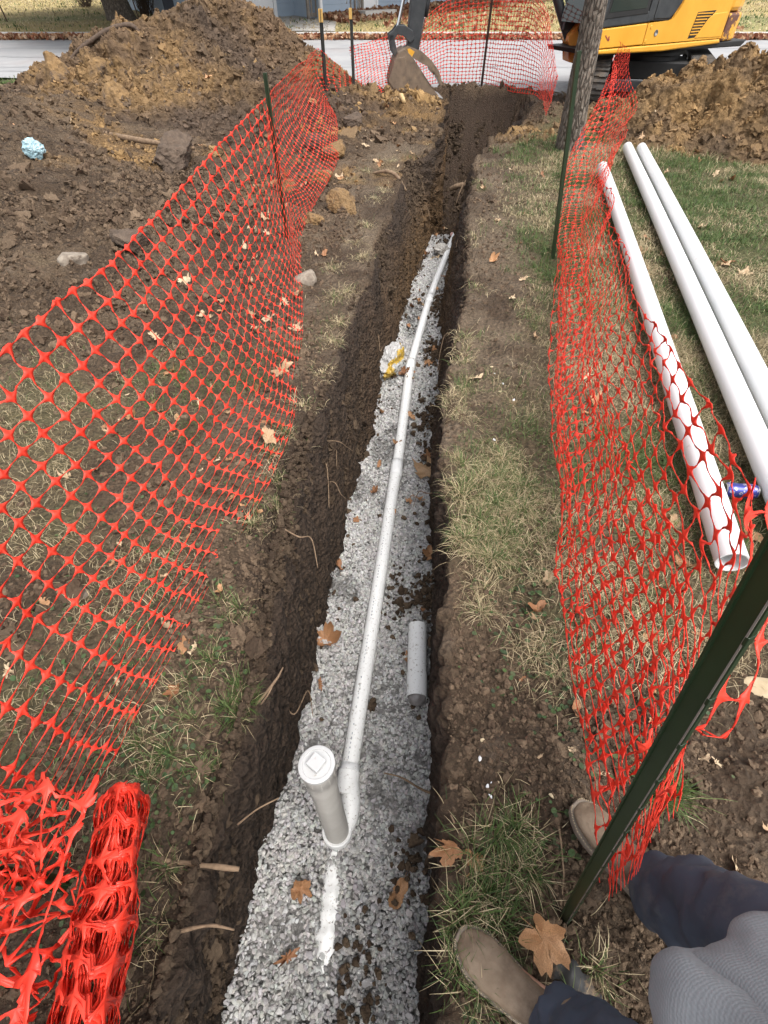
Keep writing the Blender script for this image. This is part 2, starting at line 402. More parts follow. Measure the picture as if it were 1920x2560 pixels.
# ------------------------------------------------------------------ terrain
LLy = [-3, -1.5, -.15, .33, .68, 1.17, 1.72, 2.3, 2.97, 3.43, 3.99, 4.79, 5.85, 6.9, 7.3, 7.78, 8.56, 10.2, 11.4]
LLx = [-.60, -.58, -.53, -.48, -.44, -.45, -.46, -.35, -.28, -.22, -.12, -.03, .08, .25, .46, .60, .72, .92, 1.05]
LRy = [-3, -1.5, -.15, .46, .95, 1.29, 1.72, 2.09, 2.79, 3.65, 4.79, 5.85, 7.11, 8.0, 8.85, 9.6, 10.59, 11.4]
LRx = [.06, .1, .16, .2, .25, .3, .3, .33, .46, .63, .76, .93, 1.16, 1.48, 1.9, 2.35, 2.7, 2.7]
BLy = [-3, -1.5, -.23, .28, .79, 1.48, 2.16, 3.05, 3.92, 4.79, 5.43, 6.18, 7.1, 8.5, 11.5]
BLx = [-.66, -.62, -.57, -.53, -.43, -.35, -.27, -.11, 0, .15, .27, .43, .6, .85, 1.2]
BRy = [-3, -1.5, -.16, .51, .93, 1.48, 2.21, 2.67, 3.23, 4.79, 5.91, 7.08, 8.5, 11.5]
BRx = [0, .10, .155, .25, .275, .31, .35, .4, .46, .62, .76, .98, 1.45, 2.45]
def floor_z(y):
    return np.interp(y, [-3, -2.2, 7.3, 7.8, 9.3, 10.4, 11.1, 11.5, 12], [0, -.9, -.9, -1.3, -1.35, -.95, -.40, 0, 0])
def cone(x, y, segs, slope):
    h = np.full(np.shape(x), -9.0)
    for (ax, ay, az), (bx, by, bz) in zip(segs[:-1], segs[1:]):
        dx, dy = bx - ax, by - ay
        t = np.clip(((x - ax) * dx + (y - ay) * dy) / (dx * dx + dy * dy), 0, 1)
        d = np.hypot(x - ax - t * dx, y - ay - t * dy)
        d = np.sqrt(d * d + 0.02) - 0.14
        h = np.maximum(h, az + (bz - az) * t - slope * d)
    return h
RL1 = [(-4.75, 9.3, .38), (-4.25, 9.5, .80), (-3.6, 9.8, 1.06), (-2.9, 9.9, 1.06)]
RL2 = [(-3.6, 11.0, .95), (-2.5, 10.9, 1.28), (-1.95, 10.6, 1.06), (-1.55, 10.2, .82), (-1.1, 9.8, .58), (-.35, 9.9, .34)]
RL3 = [(-3.0, 9.9, .95), (-2.2, 9.0, .62), (-1.5, 8.2, .25)]
def pile_left(x, y):
    h = np.maximum(np.maximum(cone(x, y, RL1, .42), cone(x, y, RL2, .60)), cone(x, y, RL3, .42))
    return h
RR = [(3.05, 8.9, .28), (3.6, 8.6, .47), (3.95, 8.5, .68), (4.25, 8.5, .76), (4.8, 8.4, .88), (5.4, 8.3, 1.1), (7.5, 8.2, 1.4)]
def pile_right(x, y):
    return cone(x, y, RR, .72)
def ground_base(x, y):
    x = np.asarray(x, float); y = np.asarray(y, float)
    h = 0.03 * fbm(x, y, f=.6, o=2, s=5) * sstep(14, 8, y)
    # lumpy low spoil field at the left
    e = -1.55 + .25 * fbm(x, y, f=1.3, o=3, s=8)
    h = h + (.10 * sstep(e, e - 1.2, x) + .44 * sstep(e - .5, e - 3.2, x) * sstep(2.7, 5.4, y)) * sstep(2.6, 4.6, y) * sstep(9.6, 8.0, y + .5 * (x < -6))
    dl_ = np.clip(np.interp(y, LLy, LLx) - x, 0, 9)
    h = h - .13 * np.exp(-(dl_ / .085) ** 1.5) * sstep(-.4, .3, y) * sstep(2.6, 1.5, y) * (x < np.interp(y, LLy, LLx) + .3)
    # small mounds by the trench head
    h = h + .20 * np.exp(-(((x - .35) / .65) ** 2 + ((y - 10.2) / .8) ** 2)) + .13 * np.exp(-(((x - 1.6) / 1.3) ** 2 + ((y - 11.65) / .26) ** 2))
    h = h + .10 * np.exp(-(((x + .55) / .35) ** 2 + ((y - 7.6) / .6) ** 2)) + .08 * np.exp(-(((x + .3) / .5) ** 2 + ((y - 9.1) / .5) ** 2))
    h = h + .13 * np.exp(-(((x - 2.5) / .6) ** 2 + ((y - 9.9) / .5) ** 2))
    far = y - 21.95
    h = h - .03 * sstep(11, 13.5, y) * sstep(22.6, 21.5, y)
    h = h + np.where(far > 0, .13 * sstep(0, .25, far) + .03 * np.clip(far, 0, 200), 0)
    return h
def zones(x, y):
    """grass 0..1 , clay 0..1, rough (lump amplitude)"""
    ll = np.interp(y, LLy, LLx); lr = np.interp(y, LRy, LRx)
    n = fbm(x, y, f=1.1, o=4, s=21); n2 = fbm(x, y, f=3.0, o=3, s=31)
    right = x > (ll + lr) / 2
    dR = x - lr; dL = ll - x
    start = np.interp(y, [0, .7, 1.1, 1.9, 2.4, 5.5, 7, 9], [.50, .45, .02, .06, .30, .34, .40, .25])
    gR = sstep(-.10, .22, dR - start + .22 * n + .14 * n2) * sstep(.35, 1.0, y + .3 * n) * (.62 + .38 * sstep(.5, 1.0, dR))
    gR = np.maximum(gR, .5 * sstep(.25, .5, n2 + .2 * n) * sstep(.0, .05, dR) * sstep(1.8, 2.4, y) * sstep(.2, .1, dR))
    gR = np.maximum(gR, .30 * sstep(.1, .5, n2) * sstep(.1, .3, dR) * sstep(-.3, .1, y))
    gL = .85 * sstep(.0, .5, n + .6 * n2 + .08) * sstep(3.4, 2.4, y + .5 * n) * sstep(0.1, .35, dL)
    gL = np.maximum(gL, .55 * sstep(.15, .5, n2) * sstep(0.02, .15, dL) * sstep(4.5, 3.5, y))
    gL = np.maximum(gL, .5 * sstep(.2, .5, n2 + .3 * n) * sstep(5.5, 6.5, y) * sstep(-.9, -.4, x) * sstep(9, 8, y))
    far_lawn = sstep(10.5, 11.5, y) * sstep(-4, -5.5, x)
    gL = gL * np.maximum(sstep(.05, .17, dL + .05 * n2), sstep(1.8, 2.6, y))
    g = np.where(right, gR, np.maximum(gL, far_lawn))
    g = np.where((y > 11.0) & right, g * .3, g)
    g = np.where(y > 21.9, 1.0, g)
    clay = sstep(.1, .6, n + .4 * n2) * sstep(5.2, 6.4, y) * sstep(1.2, .2, x) + .9 * np.exp(-(((x - .35) / .8) ** 2 + ((y - 10.2) / .9) ** 2)) + .8 * np.exp(-(((x - 1.9) / .8) ** 2 + ((y - 8.6) / .5) ** 2))
    clay = np.clip(clay, 0, 1) * (y < 14)
    rough = .010 + .028 * (1 - g) * sstep(.3, 1.5, np.where(right, 0, dL)) * np.where(right, 0, 1) * sstep(2.2, 3.6, y + n) + .012 * (1 - g)
    rough = rough + .035 * np.exp(-(((x - .35) / .8) ** 2 + ((y - 10.2) / 1.0) ** 2))
    rough = rough + .03 * np.exp(-(((x - 1.6) / 1.4) ** 2 + ((y - 11.75) / .35) ** 2))
    rough = np.where(y > 13.2, .012, rough)
    return g, clay, rough
def disp(x, y, z, rough):
    ll_ = lumps(x, y - z * .9, 8.5, 3, 3)
    d = billow(x, y, z, f=4.0, o=3, s=3, g=.6) * rough * .7 + (ll_ * 1.7 - .8) * rough * 1.15 + fbm(x, y, z, f=24, o=3, s=9, g=.65) * rough * .8
    return d
def gz(x, y):
    x = np.atleast_1d(np.asarray(x, float)); y = np.atleast_1d(np.asarray(y, float))
    b = ground_base(x, y); g, c, r = zones(x, y)
    return b + disp(x, y, b, r)
def in_trench(x, y, pad=0.0):
    return (x > np.minimum(np.interp(y, LLy, LLx), np.interp(y, BLy, BLx)) - pad) & (x < np.interp(y, LRy, LRx) + pad) & (y < 11.5)
def surf_z(x, y):
    z = gz(x, y)
    return np.maximum(z, np.maximum(pl_z(x, y), pr_z(x, y)))

ys = [-3.0]
while ys[-1] < 95:
    y = ys[-1]; yy = max(0.0, y)
    ys.append(y + (.012 + .010 * yy if y > -.4 else .05) * (1 if y < 14 else 2.2))
ys = np.array(ys)
ds = [0.0]
while ds[-1] < 75: ds.append(ds[-1] + .010 + .011 * ds[-1])
ds = np.array(ds)
ny = len(ys)
ll = np.interp(ys, LLy, LLx); lr = np.interp(ys, LRy, LRx); bl = np.interp(ys, BLy, BLx); br = np.interp(ys, BRy, BRx)
# ragged lips
ll = ll + (.04 + .10 * sstep(6, 9, ys)) * fbm(ys, ys * 0, f=2.5, o=4, s=41); lr = lr + (.035 + .10 * sstep(6, 9, ys)) * fbm(ys, ys * 0, f=2.5, o=4, s=51)
bl = bl + .015 * fbm(ys, ys * 0, f=4, o=3, s=42); br = br + .015 * fbm(ys, ys * 0, f=4, o=3, s=52)
fz = floor_z(ys)
# beyond the trench, keep the strips but flat and evenly spread
NW, NF = 46, 24
tw = np.linspace(0, 1, NW + 1)[1:]; tf = np.linspace(0, 1, NF + 1)[1:]
XL = ll[:, None] - ds[::-1][None, :]
ZL = ground_base(XL, np.broadcast_to(ys[:, None], XL.shape))
zl0 = ground_base(ll, ys); zr0 = ground_base(lr, ys)
fz2 = np.minimum(fz, np.minimum(zl0, zr0)); flat = (fz > -.001)
fz2 = np.where(flat, ground_base((ll + lr) / 2, ys), fz)
tws = tw ** 1.1
XWl = ll[:, None] + (bl - ll)[:, None] * (tws[None, :] ** .7)
ZWl = zl0[:, None] + (fz2 - zl0)[:, None] * (tw[None, :] ** 1.15)
XF = bl[:, None] + (br - bl)[:, None] * tf[None, :]
ZF = np.broadcast_to(fz2[:, None], XF.shape).copy()
twr = tw[::-1] - 1 / NW
XWr = lr[:, None] + (br - lr)[:, None] * (twr[None, :] ** .7)
ZWr = zr0[:, None] + (fz2 - zr0)[:, None] * (np.clip(twr, 0, 1)[None, :] ** 1.15)
XR = lr[:, None] + ds[1:][None, :]
ZR = ground_base(XR, np.broadcast_to(ys[:, None], XR.shape))
fl = flat[:, None]
def evenly(X, a, b):
    return np.where(fl, X, X)
X = np.concatenate([XL, XWl, XF, XWr, XR], 1); Zb = np.concatenate([ZL, ZWl, ZF, ZWr, ZR], 1)
Yg = np.broadcast_to(ys[:, None], X.shape).copy()
nx = X.shape[1]; iL = len(ds); iWl = iL + NW; iF = iWl + NF; iWr = iF + NW
Zb[flat, iL:iWr] = ground_base(X[flat, iL:iWr], Yg[flat, iL:iWr])
col = np.arange(nx)
wallm = ((col >= iL - 1) & (col < iWl)) | ((col >= iF) & (col <= iWr))
floorm = (col >= iWl) & (col < iF)
wall = np.broadcast_to(wallm[None, :], X.shape) & (~fl); floor = np.broadcast_to(floorm[None, :], X.shape) & (~fl)
g, clay, rough = zones(X, Yg)
P = np.stack([X, Yg, Zb], -1)
Tu = np.gradient(P, axis=1); Tv = np.gradient(P, axis=0)
Nn = np.cross(Tu, Tv); Nn /= np.linalg.norm(Nn, axis=-1)[..., None] + 1e-9
side = np.zeros_like(P); side[..., 2] = 1
wfac = np.where(wall, 1.0, 0.0)[..., None]
Nn = np.where(wfac > 0, Nn * .9 + side * .1, side)
depthf = np.clip(-Zb / .9, 0, 1)
rw = np.where(wall, .036, np.where(floor, .012 + .06 * sstep(7.3, 7.8, Yg), rough)) + .03 * wall * sstep(6.5, 8.0, Yg)
D = disp(X, Yg, Zb, rw)
# vertical scrape marks left by the bucket, and undercut hollows on the walls
scr = vnoise(Yg * 26, Zb * 2.2, X * 2, s=71) * .010 + fbm(X, Yg, Zb, f=1.9, o=3, s=73) * .05
D = D + np.where(wall, scr * sstep(0, .12, depthf), 0)
P = P + Nn * D[..., None]
# material colours, with trench shade darkened into walls and far pit: dark topsoil, brown subsoil, golden clay, thatch
nA = fbm(X, Yg, Zb, f=2.3, o=4, s=81); nB = fbm(X, Yg, Zb, f=9, o=3, s=85)
top = np.array([.080, .054, .035]); top2 = np.array([.140, .098, .063]); sub = np.array([.088, .056, .034]); gold = np.array([.27, .16, .065]); thatch = np.array([.16, .125, .072]); lawn = np.array([.085, .10, .035])
def lerp(a, b, t): return a + (b - a) * np.clip(t, 0, 1)[..., None]
C = lerp(np.broadcast_to(top, P.shape), top2, sstep(-.35, .5, nA + .5 * nB))
C = lerp(C, np.array([.15, .115, .085]), (1 - g) * sstep(.15, .7, nB) * .5)
C = lerp(C, gold, clay * sstep(-.4, .3, nB + .3) * .85)
lawnc = lerp(np.broadcast_to(thatch, P.shape), lawn, sstep(-.2, .4, nA))
C = lerp(C, lawnc, g * np.where(X < ll[:, None], .45, .75))
crust = np.where((X < ll[:, None]) & (X > ll[:, None] - .55), sstep(1.8, 2.6, Yg) * sstep(9, 7.5, Yg), np.where((X > lr[:, None]) & (X < lr[:, None] + .6), sstep(.9, 2.4, Yg) * sstep(9, 7.5, Yg), 0))
C = lerp(C, np.array([.19, .145, .10]), crust * sstep(-.5, .4, nA + .4 * nB) * .6 * (1 - g))
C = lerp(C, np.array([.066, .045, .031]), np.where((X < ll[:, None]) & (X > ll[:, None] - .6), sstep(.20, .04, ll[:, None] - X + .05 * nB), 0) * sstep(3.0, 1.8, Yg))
wallc = lerp(np.broadcast_to(np.array([.054, .037, .026]), P.shape), sub, sstep(.05, .5, depthf + .35 * nA) * sstep(1.0, 4.5, Yg + nA))  # soil tones kept darker than the banks: trench shade put into the colour
wallc = lerp(wallc, np.array([.17, .10, .045]), sstep(.25, .8, depthf + .4 * nB) * sstep(3.5, 6.5, Yg) * .6)
C = np.where((wall & (depthf > .03))[..., None], wallc, C)
floorc = lerp(np.broadcast_to(np.array([.28, .27, .255]), P.shape), np.array([.062, .042, .029]), sstep(7.1, 7.5, Yg))  # bare pit floor darkened so the pit reads deep, shade in the colour
C = np.where(floor[..., None], floorc, C)
dry = lerp(np.broadcast_to(np.array([.46, .36, .16]), P.shape), np.array([.27, .27, .11]), sstep(0, .5, fbm(X, Yg, f=.35, o=3, s=91)))
C = np.where((Yg > 21.9)[..., None], dry, C)
idx = np.arange(ny * nx).reshape(ny, nx)
F = np.stack([idx[:-1, :-1], idx[:-1, 1:], idx[1:, 1:], idx[1:, :-1]], -1).reshape(-1, 4)
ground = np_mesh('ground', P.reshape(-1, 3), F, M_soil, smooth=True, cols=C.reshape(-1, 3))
tag(ground, kind='structure')

def heap(name, fn, x0, x1, y0, y1, n, lump, label, seed, colfn):
    xs = np.linspace(x0, x1, n); yv = np.linspace(y0, y1, int(n * (y1 - y0) / (x1 - x0)))
    Xp, Yp = np.meshgrid(xs, yv); H = fn(Xp, Yp)
    a = lump * sstep(-.1, .25, H)
    d = billow(Xp, Yp, H, f=1.3, o=2, s=seed) * a * .7 + (lumps(Xp, Yp * 1.1 + H * .8, 3.6, seed, 3) * 2.1 - .9) * a * (.75 + .6 * vnoise(Xp * 1.1, Yp * 1.1, s=seed + 3)) + fbm(Xp, Yp, H, f=9, o=4, s=seed + 9, g=.65) * a * .55
    d = d - a * .35
    Pp = np.stack([Xp, Yp, H], -1); Nx = np.cross(np.gradient(Pp, axis=1), np.gradient(Pp, axis=0)); Nx /= np.linalg.norm(Nx, axis=-1)[..., None]
    Q = Pp + Nx * d[..., None]
    C = colfn(Xp, Yp, H)
    nyy, nxx = Xp.shape; ii = np.arange(nyy * nxx).reshape(nyy, nxx)
    Ff = np.stack([ii[:-1, :-1], ii[:-1, 1:], ii[1:, 1:], ii[1:, :-1]], -1).reshape(-1, 4)
    keep = (H.reshape(-1)[Ff] > -.12).any(1)
    Ff = Ff[keep]; used = np.unique(Ff); remap = np.full(nyy * nxx, -1); remap[used] = np.arange(len(used))
    o = np_mesh(name, Q.reshape(-1, 3)[used], remap[Ff], M_pile, smooth=True, cols=C.reshape(-1, 3)[used])
    tag(o, label, 'dirt pile')
    def zf(x, y):
        i = np.clip((np.asarray(x) - x0) / (x1 - x0) * (nxx - 1), 0, nxx - 1).astype(int); j = np.clip((np.asarray(y) - y0) / (y1 - y0) * (nyy - 1), 0, nyy - 1).astype(int)
        inside = (x > x0) & (x < x1) & (y > y0) & (y < y1) & (H[j, i] > -.1)
        return np.where(inside, Q[j, i, 2], -9), C[j, i]
    return o, zf
def col_left(x, y, h):
    nA = fbm(x, y, h, f=1.4, o=4, s=101); nB = fbm(x, y, h, f=8, o=3, s=105)
    gold = np.array([.205, .128, .060]); brown = np.array([.125, .082, .050]); dark = np.array([.082, .058, .042])
    C = lerp(np.broadcast_to(brown, x.shape + (3,)), gold, sstep(-.35, .35, nA + .6 * nB + .1))
    # the dark topsoil vein between the two tippings, and the dark skirt
    vein = np.exp(-((cone(x, y, [(-3.4, 10.6, 0), (-2.6, 10.0, 0), (-1.7, 9.1, 0), (-1.2, 8.6, 0)], 1.0) / .42) ** 2))
    C = lerp(C, dark, vein * .95)
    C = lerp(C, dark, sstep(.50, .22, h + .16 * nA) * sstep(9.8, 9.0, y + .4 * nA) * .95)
    C = lerp(C, dark, sstep(.15, .55, nA - .3 * nB) * .6)
    return C
def col_right(x, y, h):
    nA = fbm(x, y, h, f=1.9, o=4, s=111); nB = fbm(x, y, h, f=8, o=3, s=115)
    C = lerp(np.broadcast_to(np.array([.13, .085, .048]), x.shape + (3,)), np.array([.25, .155, .07]), sstep(-.3, .5, nA + .6 * nB))
    return lerp(C, np.array([.07, .05, .035]), sstep(.2, .7, -nA + .5 * nB) * .7)
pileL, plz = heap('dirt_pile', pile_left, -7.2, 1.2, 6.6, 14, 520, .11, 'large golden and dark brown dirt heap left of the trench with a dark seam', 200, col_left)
pileR, prz = heap('dirt_pile', pile_right, 2.0, 9.5, 6.2, 11.5, 420, .12, 'clumpy brown clay heap on the lawn in front of the yellow excavator', 300, col_right)
def pl_z(x, y): return plz(x, y)[0]
def pr_z(x, y): return prz(x, y)[0]

# ------------------------------------------------------------------ road, kerbs
def sheet(name, pts, z, mat, kind='structure'):
    V = [(x, y, z if not callable(z) else z(x, y)) for x, y in pts]
    o = poly_obj(name, V, [tuple(range(len(V)))], mat, None, False)
    return tag(o, kind=kind)
def near_edge(x): return 13.6 - (x + 7.7) * .228 if x < 8 else 10.0
xs = np.linspace(-60, 60, 121)
V = []; F = []
for i, x in enumerate(xs):
    ye = np.clip(near_edge(x), 11.95, 17) + .12 * float(fbm(np.array([x]), np.array([0.0]), f=1.4, o=3, s=3)[0])
    V += [(x, ye, .012), (x, 21.45, .016)]
    if i: F.append((2 * i - 2, 2 * i, 2 * i + 1, 2 * i - 1))
road = poly_obj('road', V, F, M_road, None, False); tag(road, kind='structure')
bm = bmesh.new(); box(bm, (0, 21.7, .02), (120, .50, .05)); box(bm, (0, 21.92, .07), (120, .16, .16))
kerb = bm_obj('kerb', bm, M_conc, None, False, .02); tag(kerb, kind='structure')
# dark repaired patch and cracks of the road surface
a = np.linspace(0, 2 * math.pi, 40, endpoint=False)
rr = 1 + .25 * fbm(np.cos(a) * 2, np.sin(a) * 2, f=1.5, o=3, s=12)
poly_obj('road_patch', [(2.9 + 1.25 * r * math.cos(t), 12.35 + .85 * r * math.sin(t), .018) for t, r in zip(a, rr)], [tuple(range(40))], M_patch)
tag(bpy.data.objects['road_patch'], kind='structure')
crk = []
for k, (y0, x0, x1) in enumerate([(15.2, -14, 10), (17.0, -12, -3), (18.8, -15, 14), (14.4, -9, -4)]):
    xx = np.linspace(x0, x1, 60); yy = y0 + .25 * fbm(xx, xx * 0, f=.8, o=4, s=60 + k)
    V = [(x, y, .020) for x, y in zip(xx, yy)] + [(x, y + .035, .020) for x, y in zip(xx, yy)]
    o = poly_obj('road_crack', V, [(i, i + 1, 61 + i, 60 + i) for i in range(59)], M_patch); tag(o, kind='structure')
# concrete drive in front of the house and far footpath at top left
def gb(x, y): return float(ground_base(np.array([x]), np.array([y]))[0]) + .03
sheet('driveway', [(-6.2, 22.2), (-1.6, 22.2), (-1.9, 28.5), (-3.0, 29.6), (-5.2, 27.9)], gb, M_conc)
sheet('footpath', [(-30, 29.5), (-9, 37.5), (-9, 39.5), (-30, 31.5)], gb, M_conc)

# ------------------------------------------------------------------ many small pieces in one mesh (stuff)
def icos():
    t = (1 + 5 ** .5) / 2
    V = np.array([(-1, t, 0), (1, t, 0), (-1, -t, 0), (1, -t, 0), (0, -1, t), (0, 1, t), (0, -1, -t), (0, 1, -t), (t, 0, -1), (t, 0, 1), (-t, 0, -1), (-t, 0, 1)], float)
    V /= np.linalg.norm(V[0])
    F = np.array([(0, 11, 5), (0, 5, 1), (0, 1, 7), (0, 7, 10), (0, 10, 11), (1, 5, 9), (5, 11, 4), (11, 10, 2), (10, 7, 6), (7, 1, 8), (3, 9, 4), (3, 4, 2), (3, 2, 6), (3, 6, 8), (3, 8, 9), (4, 9, 5), (2, 4, 11), (6, 2, 10), (8, 6, 7), (9, 8, 1)])
    return V, F
def subdiv(V, F):
    V = list(map(tuple, V)); mid = {}; out = []
    def m(a, b):
        k = (min(a, b), max(a, b))
        if k not in mid:
            p = (np.array(V[a]) + np.array(V[b])) / 2; p /= np.linalg.norm(p); V.append(tuple(p)); mid[k] = len(V) - 1
        return mid[k]
    for a, b, c in F:
        x, y, z = m(a, b), m(b, c), m(c, a); out += [(a, x, z), (b, y, x), (c, z, y), (x, y, z)]
    return np.array(V), np.array(out)
I0 = icos(); I1 = subdiv(*I0); I2 = subdiv(*I1); I3 = subdiv(*I2)
def rotm(n):
    q = rng.normal(size=(n, 4)); q /= np.linalg.norm(q, axis=1)[:, None]; w, x, y, z = q.T
    return np.stack([1 - 2 * (y * y + z * z), 2 * (x * y - z * w), 2 * (x * z + y * w), 2 * (x * y + z * w), 1 - 2 * (x * x + z * z), 2 * (y * z - x * w), 2 * (x * z - y * w), 2 * (y * z + x * w), 1 - 2 * (x * x + y * y)], -1).reshape(n, 3, 3)
def scatter_mesh(name, temps, pos, scl, cols, mat, smooth=False, rot=None):
    n = len(pos); rot = rotm(n) if rot is None else rot
    which = rng.integers(0, len(temps), n); VV = []; FF = []; CC = []; off = 0
    for k, (V, F) in enumerate(temps):
        s = which == k
        if not s.any(): continue
        A = np.einsum('nij,nvj->nvi', rot[s], V[None] * scl[s][:, None, :]) + pos[s][:, None, :]
        m = s.sum(); VV.append(A.reshape(-1, 3)); CC.append(np.repeat(cols[s], len(V), axis=0))
        FF.append((F[None] + (np.arange(m) * len(V))[:, None, None] + off).reshape(-1, F.shape[1])); off += m * len(V)
    o = np_mesh(name, np.concatenate(VV), np.concatenate(FF), mat, smooth=smooth, cols=np.concatenate(CC))
    return tag(o, kind='stuff')
def rocky(base, n, amp, f=1.2, facet=0):
    out = []
    for k in range(n):
        V, F = base; V = V * (1 + amp * fbm(V[:, 0] + 9 * k, V[:, 1], V[:, 2], f=f, o=3, s=k)[:, None] * 1.6)
        if facet:
            for q in range(facet):   # planar breaks
                d = rng.normal(size=3); d /= np.linalg.norm(d); h = rng.uniform(.45, .75)
                t = np.clip(V @ d - h, 0, None); V = V - t[:, None] * d
        out.append((V, F))
    return out
T_stone = rocky(I1, 14, .25, 1.0, facet=6)
T_stone_s = rocky(I0, 12, .45, 1.0)
T_clod = rocky(I1, 10, .6, 1.5)
T_clod_l = rocky(I2, 10, .75, 1.9, facet=5)

# gravel bed in the trench
def gravel(n, y0, y1, size, temps, dz):
    y = rng.uniform(y0, y1, n); a = rng.uniform(-.01, 1.01, n)
    xl = np.interp(y, BLy, BLx) - .005; xr = np.interp(y, BRy, BRx) + .005
    x = xl + (xr - xl) * a
    soil = fbm(x, y, f=3.2, o=4, s=131) + .35 * (a - .5) * np.sin(y * 2.1) 
    z = floor_z(y) + .012 + .022 * fbm(x, y, f=3, o=3, s=130) + dz + .03 * np.exp(-((a - .05) / .08) ** 2) * 0 + rng.uniform(-.006, .008, n)
    keep = ~((soil > .42) & (rng.random(n) < .8)) & (y < 7.35 + .2 * a)
    s = size * rng.lognormal(0, .22, n)[:, None] * rng.uniform([.75, .6, .42], [1.15, .9, .75], (n, 3))
    b = rng.beta(3.8, 2.6, n) * .48 + .16
    b = np.where(rng.random(n) < .06, b * .5, b); b = b * np.where(soil > .3, .75, 1) * (1 - .18 * sstep(.25, -.2, y))
    c = np.stack([b * 1.0, b * .975, b * .94], -1) * rng.uniform(.96, 1.04, (n, 3))
    return np.stack([x, y, z], -1)[keep], s[keep], c[keep]
p1 = gravel(38000, -.45, 3.3, .0115, T_stone, 0.0)
p2 = gravel(21000, 3.3, 7.5, .0130, T_stone_s, 0.0)
scatter_mesh('gravel', T_stone, *p1, M_stone)
scatter_mesh('gravel', T_stone_s, *p2, M_stone)

# crumbs of earth: on the banks, on the gravel, on the heaps
def pick(n, x0, x1, y0, y1, powr=2.2):
    y = y0 + (y1 - y0) * rng.random(n) ** powr; x = rng.uniform(x0, x1, n); return x, y
def earth_cols(x, y, n, clay=None):
    nA = fbm(x, y, f=2.3, o=3, s=81)
    c = lerp(np.broadcast_to(np.array([.080, .054, .036]), (n, 3)), np.array([.155, .110, .072]), rng.random(n) * .8)
    if clay is not None: c = lerp(c, np.array([.30, .19, .085]), clay * (rng.random(n) < .75))
    return c * rng.uniform(.8, 1.2, (n, 1))
P_, S_, C_ = [], [], []
def add_clods(x, y, z, r, c):
    P_.append(np.stack([x, y, z], -1)); S_.append(r[:, None] * rng.uniform(.65, 1.1, (len(x), 3))); C_.append(c)
# banks
for (n, x0, x1, y0, y1, r) in [(26000, -3.2, -.35, .1, 6.5, .0085), (9000, .15, 1.5, -.3, 6.0, .006), (14000, .12, 1.0, -.3, 1.4, .0036), (14000, -1.1, -.42, -.3, 1.6, .0040), (9000, -5.5, -.2, 4.5, 9.5, .012), (3500, .8, 3.6, 5.5, 12.0, .012), (5000, -1.0, 2.8, 8.0, 12.0, .020)]:
    x, y = pick(n, x0, x1, y0, y1, 1.5 if n != 14000 else 1.0)
    gq, cl, rq = zones(x, y)
    k = (~in_trench(x, y, .0)) & (rng.random(n) < (1 - gq * .92)) & (fbm(x, y, f=2.0, o=3, s=140) + .1 > rng.uniform(-.5, .4, n))
    x, y, cl, rq = x[k], y[k], cl[k], rq[k]; m = len(x)
    rr = r * rng.lognormal(0, .55, m) * (1 + np.where(x < -1, 9 * (rq - .01), 4 * (rq - .01)))
    add_clods(x, y, surf_z(x, y) - rr * .1, rr, earth_cols(x, y, m, cl))
# trench floor and far pit
n = 450; y = rng.uniform(.8, 7.5, n); a = np.where(rng.random(n) < .55, rng.beta(6, 1.0, n), rng.beta(1.0, 9, n)); x = np.interp(y, BLy, BLx) + a * (np.interp(y, BRy, BRx) - np.interp(y, BLy, BLx))
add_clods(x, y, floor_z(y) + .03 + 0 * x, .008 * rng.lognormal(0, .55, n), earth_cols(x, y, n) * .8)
for cx, cy, cr, cn in [(.27, 1.52, .05, 160), (.12, 1.5, .06, 60), (.43, 3.2, .08, 260), (.38, 2.75, .06, 120), (.5, 4.2, .08, 200), (.62, 5.1, .10, 260), (.12, .22, .04, 40), (-.1, -.12, .05, 50), (.85, 6.9, .1, 100), (.35, 6.2, .06, 80)]:
    x = rng.normal(cx, cr, cn); y = rng.normal(cy, cr * 1.6, cn)
    x = np.clip(x, np.interp(y, BLy, BLx), np.interp(y, BRy, BRx))
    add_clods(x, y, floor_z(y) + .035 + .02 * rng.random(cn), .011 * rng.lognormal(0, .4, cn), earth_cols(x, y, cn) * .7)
n = 24000; y = -.4 + 8.6 * rng.random(n) ** 1.3; t = .88 * rng.random(n); left = rng.random(n) < .6
xw = np.where(left, np.interp(y, LLy, LLx), np.interp(y, LRy, LRx)); xb = np.where(left, np.interp(y, BLy, BLx), np.interp(y, BRy, BRx))
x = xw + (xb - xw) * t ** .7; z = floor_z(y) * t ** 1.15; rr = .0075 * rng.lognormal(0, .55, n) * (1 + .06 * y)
cw_ = earth_cols(x, y, n) * .58; cw_ = lerp(cw_, np.array([.12, .074, .037]), sstep(.3, .8, t) * sstep(3.0, 6.5, y) * rng.random(n))  # wall clods darkened along with the walls, same painted shade
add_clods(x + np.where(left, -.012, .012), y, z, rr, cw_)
n = 2600; y = rng.uniform(7.5, 11.2, n); a = rng.random(n); x = np.interp(y, BLy, BLx) + a * (np.interp(y, BRy, BRx) - np.interp(y, BLy, BLx))
add_clods(x, y, floor_z(y) + .01, .022 * rng.lognormal(0, .5, n), earth_cols(x, y, n) * .62)  # pit clods tinted darker to paint in the depth of the pit
